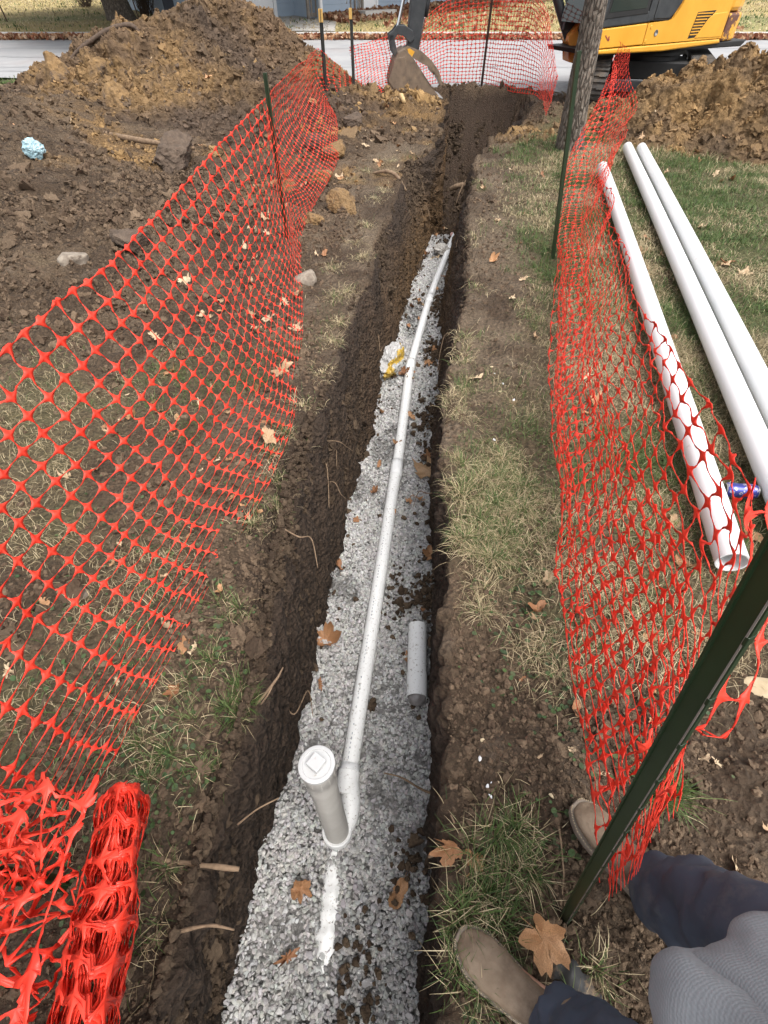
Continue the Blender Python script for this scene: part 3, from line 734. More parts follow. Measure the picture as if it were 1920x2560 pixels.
# heaps
for zf, x0, x1, y0, y1, n, r in [(plz, -6.2, .6, 7, 12.5, 16000, .020), (prz, 2.6, 8.5, 6.8, 10.5, 9000, .022)]:
    x = rng.uniform(x0, x1, n); y = rng.uniform(y0, y1, n); z, c = zf(x, y); g0 = gz(x, y); k = z > g0 + .01
    x, y, z, c = x[k], y[k], z[k], c[k]; m = len(x); rr = np.minimum(r * rng.lognormal(-.1, .6, m), .062)
    add_clods(x, y, z + rr * .05, rr, c * rng.uniform(.75, 1.35, (m, 1)))
Pc, Sc, Cc = map(np.concatenate, (P_, S_, C_))
big = Sc.max(1) > .02
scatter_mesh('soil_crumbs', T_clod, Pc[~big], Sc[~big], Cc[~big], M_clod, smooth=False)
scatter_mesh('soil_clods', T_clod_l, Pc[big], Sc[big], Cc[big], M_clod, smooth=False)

# ------------------------------------------------------------------ grass (stuff): curved tapering blades
def blades(x, y, z, h, w, lean, col, az=None):
    n = len(x); az = rng.uniform(0, 2 * math.pi, n) if az is None else az
    d = np.stack([np.cos(az), np.sin(az), 0 * az], -1); pz = np.stack([-np.sin(az), np.cos(az), 0 * az], -1)
    up = np.array([0, 0, 1.0])
    V = []
    for t, ww in ((0, 1.0), (.4, .85), (.75, .55), (1.0, .12)):
        ang = lean * t
        c = np.stack([x, y, z], -1) + d * (h * t * np.sin(ang))[:, None] + up * (h * t * np.cos(ang))[:, None]
        c[:, 2] = np.maximum(c[:, 2], z + .002)
        V += [c - pz * (w * ww / 2)[:, None], c + pz * (w * ww / 2)[:, None]]
    V = np.stack(V, 1).reshape(-1, 3)
    b = (np.arange(n) * 8)[:, None, None]
    F = (np.array([[0, 1, 3, 2], [2, 3, 5, 4], [4, 5, 7, 6]])[None] + b).reshape(-1, 4)
    return V, F, np.repeat(col, 8, axis=0)
GREEN = np.array([[.075, .125, .030], [.10, .155, .045], [.13, .17, .06], [.05, .085, .028]])
STRAW = np.array([[.46, .37, .22], [.58, .48, .30], [.36, .29, .17], [.25, .20, .11]])
GB = []
def lawn_patch(n, x0, x1, y0, y1, h, w, powr=1.0, green=.55, thr=.0, lean=(.3, 1.5), extra=None):
    x = rng.uniform(x0, x1, n); y = y0 + (y1 - y0) * rng.random(n) ** powr
    g, c, r = zones(x, y)
    tuft = sstep(-.3, .4, fbm(x, y, f=5.5, o=3, s=150))
    k = (~in_trench(x, y, -.01)) & (rng.random(n) < g * (.25 + .9 * tuft) - thr) & (pl_z(x, y) < gz(x, y)) & (pr_z(x, y) < gz(x, y) + .02)
    if extra is not None: k &= extra(x, y)
    x, y = x[k], y[k]; m = len(x)
    gn = fbm(x, y, f=1.6, o=3, s=160) * .9 + .35 * fbm(x, y, f=7, o=2, s=161) + (green - .5)
    isg = rng.random(m) < sstep(-.45, .45, gn)
    col = np.where(isg[:, None], GREEN[rng.integers(0, 4, m)], STRAW[rng.integers(0, 4, m)]) * rng.uniform(.8, 1.2, (m, 1))
    hh = h * rng.uniform(.5, 1.35, m); ww = w * rng.uniform(.7, 1.3, m) * np.where(isg, 1, .75)
    le = np.where(isg, rng.uniform(lean[0], lean[1], m), rng.uniform(.8, 1.75, m))
    GB.append(blades(x, y, gz(x, y), hh, ww, le, col))
lawn_patch(100000, .15, 2.6, -.3, 3.6, .055, .0026, 1.0, .40)
lawn_patch(110000, .5, 4.8, 3.2, 8.5, .06, .0050, 1.15, .50)
lawn_patch(30000, -3.2, -.25, -.1, 3.6, .055, .0028, 1.0, .30)
lawn_patch(70000, .1, 2.4, -.3, 4.0, .035, .0022, 1.0, .05, lean=(1.2, 1.6))
lawn_patch(16000, -2.6, -.25, -.1, 3.2, .035, .0022, 1.0, .1, lean=(1.2, 1.6))
lawn_patch(7000, -1.2, .8, 3.0, 9.0, .06, .005, 1.0, .35)
lawn_patch(22000, -14, -3.8, 10.2, 13.8, .07, .016, 1.0, 1.05)
lawn_patch(60000, -26, 26, 22.1, 34, .09, .035, 1.0, .12, lean=(.2, 1.2))
def tufts(cent, nb, h, w, spread, green, lean=(.15, 1.1)):
    for (cx, cy) in cent:
        nb_ = nb * 1.7; nbk = int(nb_ * rng.uniform(.6, 1.4)); a = rng.uniform(0, 6.283, nbk); r = spread * np.abs(rng.normal(0, .8, nbk))
        x = cx + r * np.cos(a); y = cy + r * np.sin(a); isg = rng.random(nbk) < green
        col = np.where(isg[:, None], GREEN[rng.integers(0, 4, nbk)], STRAW[rng.integers(0, 4, nbk)]) * rng.uniform(.8, 1.25, (nbk, 1))
        z = gz(x, y) - .004
        ok = ~in_trench(x, y, -.03); 
        GB.append(blades(x[ok], y[ok], z[ok], (h * rng.uniform(.3, 1.15, nbk))[ok], (w * .72 * rng.uniform(.6, 1.3, nbk))[ok], rng.uniform(lean[0], lean[1], nbk)[ok] + np.where(isg, 0, .4)[ok], col[ok], (a + rng.normal(0, 1.1, nbk))[ok]))
# green and straw tufts that the photograph shows
tufts([(.30, .20), (.33, .13), (.27, .08), (.36, .22), (.24, .16), (.38, .12), (.30, .02), (.18, -.06), (.2, .04)], 110, .085, .0030, .06, .72)
tufts([(.80, .32), (.83, .30), (.78, .30)], 60, .11, .0045, .025, .95)
tufts([(.22, -.1), (.45, -.12), (.5, -.06), (.17, .02)], 60, .08, .003, .05, .6)
tufts([(-.50, .64), (-.47, .60), (-.52, .58), (-.49, .55)], 70, .085, .003, .035, .85)
tufts([(-.60, .72), (-.66, .64), (-.62, .52), (-.66, .42), (-.56, .38), (-.70, .34), (-.75, .44), (-.62, .95)], 70, .07, .003, .05, .75)
tufts([(-.57, .88), (-.55, .93), (-.62, -.02), (-.58, .03), (-.60, .14), (-.66, -.1)], 50, .07, .0028, .04, .6)
tufts([(.42, 1.35), (.5, 1.45), (.36, 1.5), (.45, 1.6), (.55, 1.62), (.38, 1.7), (.5, 1.25), (.6, 1.4), (.34, 1.25), (.44, 1.15), (.58, 1.75), (.65, 1.55)], 230, .085, .0030, .08, .42, (.4, 1.5))
tufts([(.39, 2.15), (.44, 2.08), (.36, 2.25), (.38, 1.0), (.36, .9), (.52, .72), (.60, .68), (.48, .78), (.56, .78)], 90, .07, .0026, .06, .15, (.5, 1.6))
tufts([(.50, 2.75), (.47, 2.6), (.53, 2.9), (.68, 3.6), (.44, 2.35), (.80, 4.6), (1.05, 6.2)], 60, .08, .004, .09, .35, (.4, 1.5))
tufts([(-.36, 2.5), (-.32, 2.85), (-.30, 3.1), (-.38, 3.5), (-.28, 3.6), (-.18, 4.2), (-.40, 4.0), (-.15, 4.9), (-.25, 4.5), (-.10, 5.6), (0., 5.9), (-.2, 6.6), (.05, 6.7), (.1, 7.1), (-.45, 2.2)], 80, .07, .0035, .08, .15, (.5, 1.6))
tufts([(-.50, 1.95), (-.56, 1.8), (-.52, 1.65), (-.5, 1.5), (-.57, 1.35)], 90, .07, .003, .06, .45)
# tall weeds where the lawn meets the heaps
tufts([(rng.uniform(2.6, 5.2), rng.uniform(7.0, 7.5)) for _ in range(26)], 60, .12, .007, .12, .4)
V = np.concatenate([a[0] for a in GB]); C = np.concatenate([a[2] for a in GB]); off = np.cumsum([0] + [len(a[0]) for a in GB[:-1]])
F = np.concatenate([a[1] + o for a, o in zip(GB, off)])
tag(np_mesh('grass', V, F, M_grass, cols=C), kind='stuff')
# clover / creeping charlie: small round leaves close to the soil
def disc_t(k=7):
    a = np.linspace(0, 2 * math.pi, k, endpoint=False); V = np.vstack([[0, 0, -.12], np.stack([np.cos(a), np.sin(a), .1 * np.cos(3 * a)], -1)])
    return V, np.array([(0, i + 1, (i + 1) % k + 1) for i in range(k)])
px_, py_ = [], []
for cx, cy, r, n in [(-.85, .75, .30, 420), (-.75, .45, .20, 380), (-.66, .38, .08, 160), (-.95, 1.25, .25, 220), (-.57, .82, .06, 60), (.52, .62, .10, 160), (.62, .95, .12, 200), (.50, .95, .10, 120), (.48, .22, .05, 40), (.72, .45, .10, 70), (-.95, .1, .2, 200), (.78, .7, .15, 130), (.2, -.1, .05, 50), (-.62, .3, .06, 60)]:
    px_.append(rng.normal(cx, r, n)); py_.append(rng.normal(cy, r, n))
x = np.concatenate(px_); y = np.concatenate(py_); k = (~in_trench(x, y, .01)) & (rng.random(len(x)) < .55); x, y = x[k], y[k]; n = len(x)
s = (.0065 * rng.uniform(.6, 1.5, n))[:, None] * np.ones(3)
tl = rng.normal(0, .3, (n, 2)); rot = np.zeros((n, 3, 3)); rot[:, 0, 0] = 1; rot[:, 1, 1] = 1; rot[:, 2, 2] = 1; rot[:, 2, 0] = tl[:, 0]; rot[:, 2, 1] = tl[:, 1]
scatter_mesh('clover', [disc_t()], np.stack([x, y, gz(x, y) + .004 + .012 * rng.random(n)], -1), s, np.array([.060, .090, .034]) * rng.uniform(.6, 1.5, (n, 1)) * rng.uniform(.85, 1.15, (n, 3)), M_grass, rot=rot)

# ------------------------------------------------------------------ netting
def net_mesh(name, S, nu, nv, mat, parent=None, thick=.0011, seed=0, jit=.08, sw=.011, tw_=.013, wrinkle=0.0, q=5, pl=1.28):
    """S(u,v)->xyz for u in 0..nu , v in 0..nv (cell units). Star-shaped plates joined by thin strands."""
    r = np.random.default_rng(seed)
    t = np.linspace(0, 1, q + 1)
    cv = [(.5, tw_), (.30, tw_ * 1.35), (.20, .040), (.13, .062), (.092, .092), (.062, .13), (.040, .20), (sw * 1.35, .30), (sw, .5)]
    if q < 5: cv = [cv[0], cv[1], cv[4], cv[7], cv[8]]
    quad = [(.5, 0)] + [(a * (1 if a == .5 else pl), b * (1 if b == .5 else pl)) for a, b in cv] + [(0, .5)]
    T = [(0, 0)]; Fs = []
    for sx, sy in ((1, 1), (-1, 1), (-1, -1), (1, -1)):
        b = len(T); T += [(sx * a, sy * c) for a, c in quad]
        for i in range(len(quad) - 1):
            Fs.append((0, b + i, b + i + 1) if sx * sy > 0 else (0, b + i + 1, b + i))
    T = np.array(T); Fs = np.array(Fs); m = len(T)
    I, J = np.meshgrid(np.arange(nu) + .5, np.arange(nv) + .5, indexing='ij'); I = I.ravel(); J = J.ravel(); n = len(I)
    jx = r.normal(0, jit, n); jy = r.normal(0, jit * .8, n)
    w = (1 - 2 * np.abs(T[:, 0])) * (1 - 2 * np.abs(T[:, 1])); w = np.where((np.abs(T[:, 0]) < .35) & (np.abs(T[:, 1]) < .35), w, 0)
    U = I[:, None] + T[None, :, 0] + jx[:, None] * w; Vv = J[:, None] + T[None, :, 1] + jy[:, None] * w
    Vv = np.clip(Vv, .38, nv - .38)
    Q = S(U.ravel(), Vv.ravel())
    if wrinkle:
        z = r.normal(0, wrinkle, (n, 3)); Q = Q + (z[:, None, :] * np.clip(w * 1.3, 0, 1)[None, :, None]).reshape(-1, 3)
    F = (Fs[None] + (np.arange(n) * m)[:, None, None]).reshape(-1, 3)
    o = np_mesh(name, Q, F, mat, parent, smooth=True)
    if thick:
        md = o.modifiers.new('thick', 'SOLIDIFY'); md.thickness = thick; md.offset = 0
    return o
def fence_surface(st, nu, nv, ripple=0.0, rf=5.0, seed=0, fold=None, vp=1.0):
    """st rows: (u fraction, bottom xyz, top xyz, bulge xyz)"""
    u0 = np.array([s[0] for s in st]); B = np.array([s[1] for s in st]); T = np.array([s[2] for s in st]); G = np.array([s[3] for s in st])
    k = 400; uu = np.linspace(0, 1, k)
    def sm(A):
        A = np.stack([np.interp(uu, u0, A[:, i]) for i in range(3)], -1); K = np.hanning(33); K /= K.sum()
        Ap = np.vstack([2 * A[0] - A[16:0:-1], A, 2 * A[-1] - A[-2:-18:-1]])
        return np.stack([np.convolve(Ap[:, i], K, 'valid') for i in range(3)], -1)
    B, T, G = sm(B), sm(T), sm(G)
    def S(U, V):
        f = np.clip(U / nu, 0, 1); v = np.clip(V / nv, 0, 1)[:, None] ** vp
        I = lambda A: np.stack([np.interp(f, uu, A[:, i]) for i in range(3)], -1)
        b, t, g_ = I(B), I(T), I(G)
        p = b + (t - b) * v + g_ * (4 * v * (1 - v))
        if ripple:
            d = np.stack([fbm(U, V, f=rf / nu, o=3, s=seed + q) for q in range(3)], -1); p = p + d * ripple * np.array([1, .7, .8])
        if fold is not None: p = fold(p, f, v[:, 0])
        return p
    return S
# fence along the left bank: three ribs of the net per 0.1 m, sagging outward between its posts
stL = [(0.00, (-.83, .10, .12), (-1.02, .16, .86), (-.05, 0, -.06)),
       (.022, (-.83, .38, .03), (-1.08, .42, .90), (-.05, 0, -.08)),
       (.045, (-.77, .62, .01), (-1.13, .72, .90), (-.06, 0, -.10)),
       (.09, (-.66, 1.05, .01), (-1.15, 1.15, .88), (-.04, 0, -.14)),
       (.135, (-.555, 1.5, .01), (-1.15, 1.55, .86), (-.02, 0, -.16)),
       (.195, (-.505, 2.1, .01), (-1.12, 2.10, .84), (-.00, 0, -.17)),
       (.27, (-.53, 2.9, .01), (-1.08, 2.85, .86), (.0, 0, -.15)),
       (.35, (-.60, 3.7, .02), (-1.02, 3.60, .91), (.02, 0, -.12)),
       (.44, (-.74, 4.6, .03), (-.86, 4.55, 1.00), (-.02, 0, -.02)),
       (.54, (-.66, 5.6, .04), (-.98, 5.5, .90), (-.10, 0, -.10)),
       (.66, (-.52, 6.8, .12), (-.98, 6.9, .88), (-.14, 0, -.10)),
       (.80, (-.62, 8.2, .22), (-.92, 8.2, .86), (-.12, 0, -.08)),
       (.93, (-.80, 9.25, .12), (-.90, 9.35, .86), (-.06, 0, 0)),
       (1.0, (-.45, 9.75, .15), (-.5, 9.75, .45), (0, 0, 0))]
nuL, nvL = 94, 23
def foldL(p, f, v):
    p = p.copy(); w_ = np.sin(f * 34 + v * 2.5) * .028 * sstep(.0, .4, v) * sstep(.42, .3, f); p[:, 0] += w_; p[:, 2] += w_ * .6
    k = sstep(.43, .52, f) * sstep(1.0, .9, f)      # a loose slack fold beyond the green post
    s = np.sin(v * math.pi * 2.0) * .09 * k
    p = p.copy(); p[:, 0] += s; p[:, 2] -= .10 * k * np.sin(v * math.pi) 
    return p
netL = net_mesh('safety_net', fence_surface(stL, nuL, nvL, .045, 10, 3, foldL, 1.3), nuL, nvL, M_net, seed=4, wrinkle=.0035)
tag(netL, 'orange plastic safety netting leaning along the left bank of the trench', 'safety netting')
# fence along the right bank, from the near post round the tree
stR = [(0.00, (.47, .06, .28), (.37, .12, .80), (.02, .02, 0)),
       (.02, (.55, .20, .22), (.44, .28, .98), (.03, .02, 0)),
       (.042, (.575, .42, .06), (.60, .46, 1.02), (.03, .0, 0)),
       (.070, (.61, .70, .02), (.70, .68, .98), (.03, 0, 0)),
       (.105, (.645, 1.0, .01), (.735, 1.05, .92), (.03, 0, 0)),
       (.24, (.90, 2.2, .01), (1.0, 2.15, .82), (.03, 0, 0)),
       (.37, (1.15, 3.2, .02), (1.28, 3.1, .74), (.06, 0, -.05)),
       (.50, (1.36, 4.16, .03), (1.53, 4.0, .68), (.08, 0, -.08)),
       (.64, (1.58, 5.2, .05), (2.02, 5.1, .62), (.10, 0, -.10)),
       (.79, (1.95, 6.3, .22), (2.52, 6.2, .62), (.05, 0, -.05)),
       (.92, (2.42, 7.0, .60), (2.62, 7.1, .98), (0, 0, 0)),
       (1.0, (2.63, 7.45, .72), (2.65, 7.55, 1.05), (0, 0, 0))]
nuR, nvR = 92, 22
def foldR(p, f, v):
    # pleats where slack netting has been gathered: double layers low down, bunched towards the tree
    k = sstep(.02, .2, f); p = p.copy()
    a = np.sin(v * math.pi * 5.2 + 3 * f) * (.055 * k * sstep(.70, .30, v))
    p[:, 0] += a; p[:, 2] += .5 * a * np.cos(v * 9)
    p[:, 0] += .03 * np.sin(f * 45 + v * 3) * k * v
    return p
netR = net_mesh('safety_net', fence_surface(stR, nuR, nvR, .035, 9, 13, foldR), nuR, nvR, M_net, seed=5, wrinkle=.005, jit=.09)
tag(netR, 'orange plastic safety netting gathered in pleats between the near green post and the tree', 'safety netting')
# slack second layer of the same fence lying inside it near the front post
stR2 = [(0, (.50, .10, .20), (.53, .16, .62), (.02, 0, 0)), (.2, (.60, .62, .03), (.70, .66, .70), (.04, 0, 0)), (.45, (.70, 1.25, .02), (.80, 1.3, .56), (.05, 0, 0)), (.75, (.96, 2.5, .03), (1.10, 2.5, .38), (.05, 0, 0)), (1, (1.36, 4.1, .06), (1.42, 4.05, .40), (.03, 0, 0))]
netR2 = net_mesh('slack_layer', fence_surface(stR2, 36, 9, .04, 8, 33), 36, 9, M_net, parent=netR, seed=9, wrinkle=.006, jit=.10)
# torn free edge of the same fence looping loosely past the near post
LP = catmull([(.67, .60, 1.0), (.58, .42, .98), (.52, .30, .95), (.455, .21, .90), (.42, .23, .88), (.39, .205, .80)], 60)
def Sloop(U, V):
    f = np.clip(U / 7.0, 0, 1) * 59; p = np.stack([np.interp(f, np.arange(60), LP[:, i]) for i in range(3)], -1)
    p[:, 0] -= (V - 1.0) * .045; p[:, 2] += (V - 1.0) * .018
    return p
net_mesh('loose_edge', Sloop, 7, 2, M_net, parent=netR, seed=19, wrinkle=.006, jit=.12)
# far fence across the head of the trench
stF = [(0.00, (-.48, 9.85, .05), (-.50, 9.8, .80), (0, 0, 0)),
       (.12, (.00, 10.6, .18), (-.15, 10.7, .82), (.0, 0, 0)),
       (.30, (.75, 11.9, .10), (.55, 12.0, .92), (0, .0, -.02)),
       (.42, (1.2, 12.2, .08), (1.05, 12.25, 1.22), (0, 0, 0)),
       (.56, (1.85, 12.15, .08), (1.87, 12.15, 1.30), (0, 0, 0)),
       (.75, (2.35, 11.4, .06), (2.40, 11.4, 1.32), (0, 0, 0)),
       (.88, (2.60, 10.6, .10), (2.48, 10.5, 1.20), (0, .0, 0)),
       (1.0, (2.42, 9.2, .10), (2.36, 8.7, .55), (.0, 0, 0))]
nuF, nvF = 70, 22
netF = net_mesh('safety_net', fence_surface(stF, nuF, nvF, .04, 8, 23), nuF, nvF, M_net, seed=6, wrinkle=.006, q=4, sw=.030, tw_=.040, thick=.002, pl=1.25)
tag(netF, 'upright orange safety netting standing across the far head of the trench behind the digger bucket', 'safety netting')
# flattened roll of spare netting at the near left, leaning on its side
roll = empty('netting_bundle', (-.62, .05, .02), 'thick folded bundle of bright orange netting lying at the near left corner', 'netting bundle')
AX0 = np.array([-.625, .24, .28]); AX1 = np.array([-.525, -.30, .30])
ldir = np.array([-.42, 0, -.907]); sdir_ = np.array([.907, 0, -.42])
turns = 11
def Sroll(U, V):
    th = U / 8.0 * 2 * math.pi; k = U / (8.0 * turns)
    a = .30 - .03 * k + .02 * np.sin(th * .5); b = .058 * (1 - .85 * k)
    ax = AX0[None] + (AX1 - AX0)[None] * (V / 11.0)[:, None]
    Um = np.mod(U, 8.0); tw = .10 * fbm(Um, V, f=.5, o=2, s=61)
    p = ax - ldir[None] * (a * np.cos(th + tw))[:, None] + sdir_[None] * (b * np.sin(th + tw))[:, None]
    d = np.stack([fbm(Um, V, f=.55, o=3, s=62 + q) for q in range(3)], -1); e_ = np.stack([fbm(U, V, f=.5, o=2, s=72 + q) for q in range(3)], -1)
    return p + d * .022 + e_ * .008
np_roll = net_mesh('rolled_layers', Sroll, 8 * turns, 11, M_net, seed=8, wrinkle=.004, jit=.06, sw=.035, tw_=.045, pl=1.5)
# two loose flaps of the bundle: the upper one bridges back to the fence, the lower one is crumpled underneath
stA = [(0, (-.53, .25, .55), (-1.12, .17, .60), (0, 0, .02)), (.5, (-.50, .02, .56), (-1.05, -.05, .58), (0, 0, .0)), (1, (-.47, -.28, .52), (-1.0, -.35, .5), (0, 0, 0))]
flap = net_mesh('loose_flap', fence_surface(stA, 6, 7, .05, 3, 44), 6, 7, M_net, seed=14, wrinkle=.008, jit=.12, q=8, sw=.024, tw_=.028, pl=1.25)
stB = [(0, (-.70, .24, .30), (-1.25, .28, .22), (0, 0, .08)), (.5, (-.66, .0, .28), (-1.2, .0, .2), (0, 0, .1)), (1, (-.62, -.3, .26), (-1.15, -.3, .2), (0, 0, .06))]
def foldB(p, f, v):
    p = p.copy(); p[:, 2] += .07 * np.sin(v * 14) + .04 * np.sin(f * 11 + v * 4); p[:, 0] += .05 * np.sin(v * 23); return p
under = net_mesh('crumpled_flap', fence_surface(stB, 14, 26, .06, 6, 54, foldB), 14, 26, M_net, seed=15, wrinkle=.012, jit=.16, sw=.04, tw_=.05, pl=1.5)
for o in (np_roll, flap, under):
    o.parent = roll; o.matrix_parent_inverse = Matrix.Translation(-roll.location)

# ------------------------------------------------------------------ stakes and posts
def tee_post(name, base, top, mat, label, width=.034, cap=None, plate=False, studs=False):
    b = Vector(base); t = Vector(top); L = (t - b).length
    e = empty(name, b, label, 'post'); q = (t - b).to_track_quat('Z', 'Y'); e.rotation_mode = 'QUATERNION'; e.rotation_quaternion = q
    bm = bmesh.new(); w = width
    box(bm, (0, 0, L / 2 - .1), (w, w * .16, L + .2)); box(bm, (0, w * .42, L / 2 - .1), (w * .16, w * .72, L + .2))
    if studs:
        for i in range(int(L / .055)): box(bm, (0, -w * .13, .04 + i * .055), (w * .34, w * .14, .018))
    bm_obj('shaft', bm, mat, e, False, w * .03)
    if cap:
        bm = bmesh.new(); box(bm, (0, w * .2, L - cap / 2 + .001), (w * 1.15, w * .9, cap)); bm_obj('painted_tip', bm, M_yellowcap, e, False, .002)
    if plate:
        bm = bmesh.new(); box(bm, (0, w * .1, .22), (w * 3.0, .006, .22)); box(bm, (0, w * .1, .09), (w * 1.6, .006, .10)); bm_obj('anchor_plate', bm, mat, e, False, .001)
    return e
def u_post(name, base, top, mat, label, width=.036):
    b = Vector(base); t = Vector(top); L = (t - b).length
    e = empty(name, b, label, 'post'); e.rotation_mode = 'QUATERNION'; e.rotation_quaternion = (t - b).to_track_quat('Z', 'Y') @ Matrix.Rotation(R(155), 3, 'Z').to_quaternion()
    w = width / 2; th = .003
    prof = [(-w, .012), (-w * .62, .012), (-w * .38, -.008), (w * .38, -.008), (w * .62, .012), (w, .012)]
    bm = bmesh.new(); rings = []
    for z in (-.25, L):
        rings.append([bm.verts.new((x, y, z)) for x, y in prof] + [bm.verts.new((x * .97, y - th, z)) for x, y in prof[::-1]])
    n = len(rings[0])
    for i in range(n): bm.faces.new((rings[0][i], rings[0][(i + 1) % n], rings[1][(i + 1) % n], rings[1][i]))
    bm_obj('channel', bm, mat, e, False, .0006)
    bm = bmesh.new(); box(bm, (w * .62, .0128, L / 2), (.0022, .0022, L)); box(bm, (-w * .39, -.0088, L / 2), (.0016, .0016, L)); bm_obj('ridge_highlight', bm, M_wood, e, False)  # pale strips stand in for the highlight along the post's ridges
    bm = bmesh.new()
    for i in range(int(L / .10)): box(bm, (0, -.0095, .06 + i * .10), (.009, .004, .012))
    bm_obj('wire_lugs', bm, mat, e, False, .001)['kind'] = 'stuff'
    return e
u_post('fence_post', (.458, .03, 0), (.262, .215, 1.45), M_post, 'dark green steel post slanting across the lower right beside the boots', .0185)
tee_post('fence_post', (1.37, 4.16, 0), (1.21, 4.16, 1.24), M_post, 'slim dark green post in front of the near tree holding the right netting')
tee_post('fence_post', (-.84, 4.6, 0), (-.835, 4.6, 1.09), M_post, 'short green post in the middle of the left netting')
tee_post('fence_post', (-.86, 9.4, .0), (-.86, 9.4, 1.20), M_post_black, 'black post with a tan tip, the left one of the pair behind the netting', .05, cap=.13, studs=False)
tee_post('fence_post', (-.48, 9.8, .0), (-.485, 9.8, 1.19), M_post_black, 'black post with a tan tip, the right one of the pair nearer the bucket', .05, cap=.11)
tee_post('fence_post', (1.86, 12.1, .0), (1.88, 12.1, 1.75), M_rust, 'rusty brown steel stake with a spade plate at the far end of the trench', .045, plate=True)
tee_post('fence_post', (-.82, .10, 0), (-1.18, .14, .80), M_post, 'dark green post poking out under the orange bundle at the left edge')

# ------------------------------------------------------------------ pipes and fittings
def pipe(name, a, b_, r, mat, label, cat='pipe', group=None, wall=.006, parent=None, bell=None):
    a = Vector(a); b_ = Vector(b_); L = (b_ - a).length
    prof = [(r - wall, 0), (r, 0), (r, L)]
    if bell: prof = [(r - wall, 0), (r, 0), (r, L - bell - .03), (r + .006, L - bell), (r + .006, L), (r, L), (r, L - bell)]
    else: prof += [(r - wall, L), (r - wall, 0)]
    o = lathe(name, prof, mat, parent, a, 36, b_ - a)
    if label: tag(o, label, cat, group)
    return o
# laid line: three lengths of pipe joined by couplings
MA = [(-.170, .50, -.862), (-.04, 1.52, -.862), (.095, 2.62, -.858)]
MB = [(.085, 2.50, -.862), (.245, 3.98, -.858)]
MC = [(.245, 3.98, -.858), (.505, 5.3, -.853), (.745, 6.31, -.848), (.985, 7.24, -.83)]
line = empty('sewer_line', (-.17, .5, -.86), 'long white drain pipe laid down the middle of the gravel in the trench', 'drain pipe')
def ptube(name, pts, r, mat, parent, n=40, k=28):
    o = tube(name, pts, r, mat, parent, k=k, n=n, cap=True)
    o.matrix_parent_inverse = Matrix.Translation(-parent.location); return o
ptube('pipe_length', MA, .0405, M_pvc_dirty, line)
ptube('pipe_length', MB, .0395, M_pvc_dirty, line)
ptube('pipe_length', MC, .0385, M_pvc, line)
for c0, c1 in [((.083, 2.50, -.86), (.10, 2.66, -.857)), ((.235, 3.90, -.858), (.255, 4.04, -.857)), ((.49, 5.22, -.852), (.518, 5.36, -.851)), ((-.17, .50, -.862), (-.155, .60, -.862))]:
    ptube('coupling', [c0, c1], .044, M_pvc, line, 4)
# faded print running along the first length
for k in range(90):
    t = k / 90; y = .62 + 1.9 * t; x = np.interp(y, [.5, 1.52, 2.62], [-.170, -.04, .095])
    if k % 11 > 7 or rng.random() < .12: continue
    bm = bmesh.new(); box(bm, (x - .010, y, -.862 + .0402), (rng.uniform(.002, .0055), rng.uniform(.006, .012), .0010), rz=-R(7)); o = bm_obj('print_mark', bm, M_ink, line, False)
    o.matrix_parent_inverse = Matrix.Translation(-line.location)
# cleanout: riser, hub, threaded plug, sweep fitting
co = empty('cleanout', (-.20, .335, -.90), 'white capped cleanout riser standing in the gravel at the near end of the drain pipe', 'cleanout pipe')
top = Vector((-.030, .105, .70))
q = top.to_track_quat('Z', 'Y').to_euler(); co.rotation_euler = q; Lr = top.length
r0 = .051
lathe('riser', [(r0, -.05), (r0, Lr - .06)], M_pvc_grey, co)
bm = bmesh.new(); box(bm, (0, -r0 - .0006, Lr * .45), (.0045, .0025, Lr * .86)); bm_obj('seam', bm, M_pvc, co, False)
lathe('adapter', [(r0 + .001, Lr - .16), (r0 + .005, Lr - .155), (r0 + .005, Lr - .115), (r0 + .0075, Lr - .112), (r0 + .0075, Lr - .065), (r0 + .0095, Lr - .062), (r0 + .0095, Lr - .012), (r0 + .008, Lr - .01)], M_pvc_grey, co, k=48)
lathe('plug', [(r0 + .0095, Lr - .014), (r0 + .012, Lr - .012), (r0 + .012, Lr - .001), (r0 + .008, Lr + .001), (r0 - .001, Lr + .001), (r0 - .003, Lr - .003), (.0001, Lr - .002)], M_cap, co, k=48)
bm = bmesh.new(); box(bm, (0, 0, Lr + .008), (.050, .050, .024), rz=R(38)); bm_obj('plug_square', bm, M_cap, co, False, .003, 2)
bm = bmesh.new()
for k in range(12):
    a = k / 12 * 2 * math.pi; box(bm, ((r0 + .0095) * math.cos(a), (r0 + .0095) * math.sin(a), Lr - .04), (.004, .003, .045), rz=a)
bm_obj('grip_ribs', bm, M_pvc_grey, co, False)['kind'] = 'stuff'
lathe('hub', [(r0 + .013, -.04), (r0 + .013, .045), (r0 + .009, .048), (r0 + .001, .046)], M_pvc, co, k=48)
def world_child(o, parent):
    o.parent = parent; o.matrix_parent_inverse = (Matrix.Translation(parent.location) @ parent.rotation_euler.to_matrix().to_4x4()).inverted(); return o
world_child(tube('sweep', [(-.172, .34, -.885), (-.152, .40, -.872), (-.150, .46, -.862), (-.158, .53, -.86)], [.036, .042, .044, .041], M_pvc_dirty, None, k=24, n=24), co)
lathe('branch_hub', [(.042, 0), (.050, .004), (.050, .10), (.042, .104)], M_pvc_dirty, None, (-.172, .47, -.862), 32, (.12, 1, 0))
world_child(bpy.data.objects['branch_hub'], co)
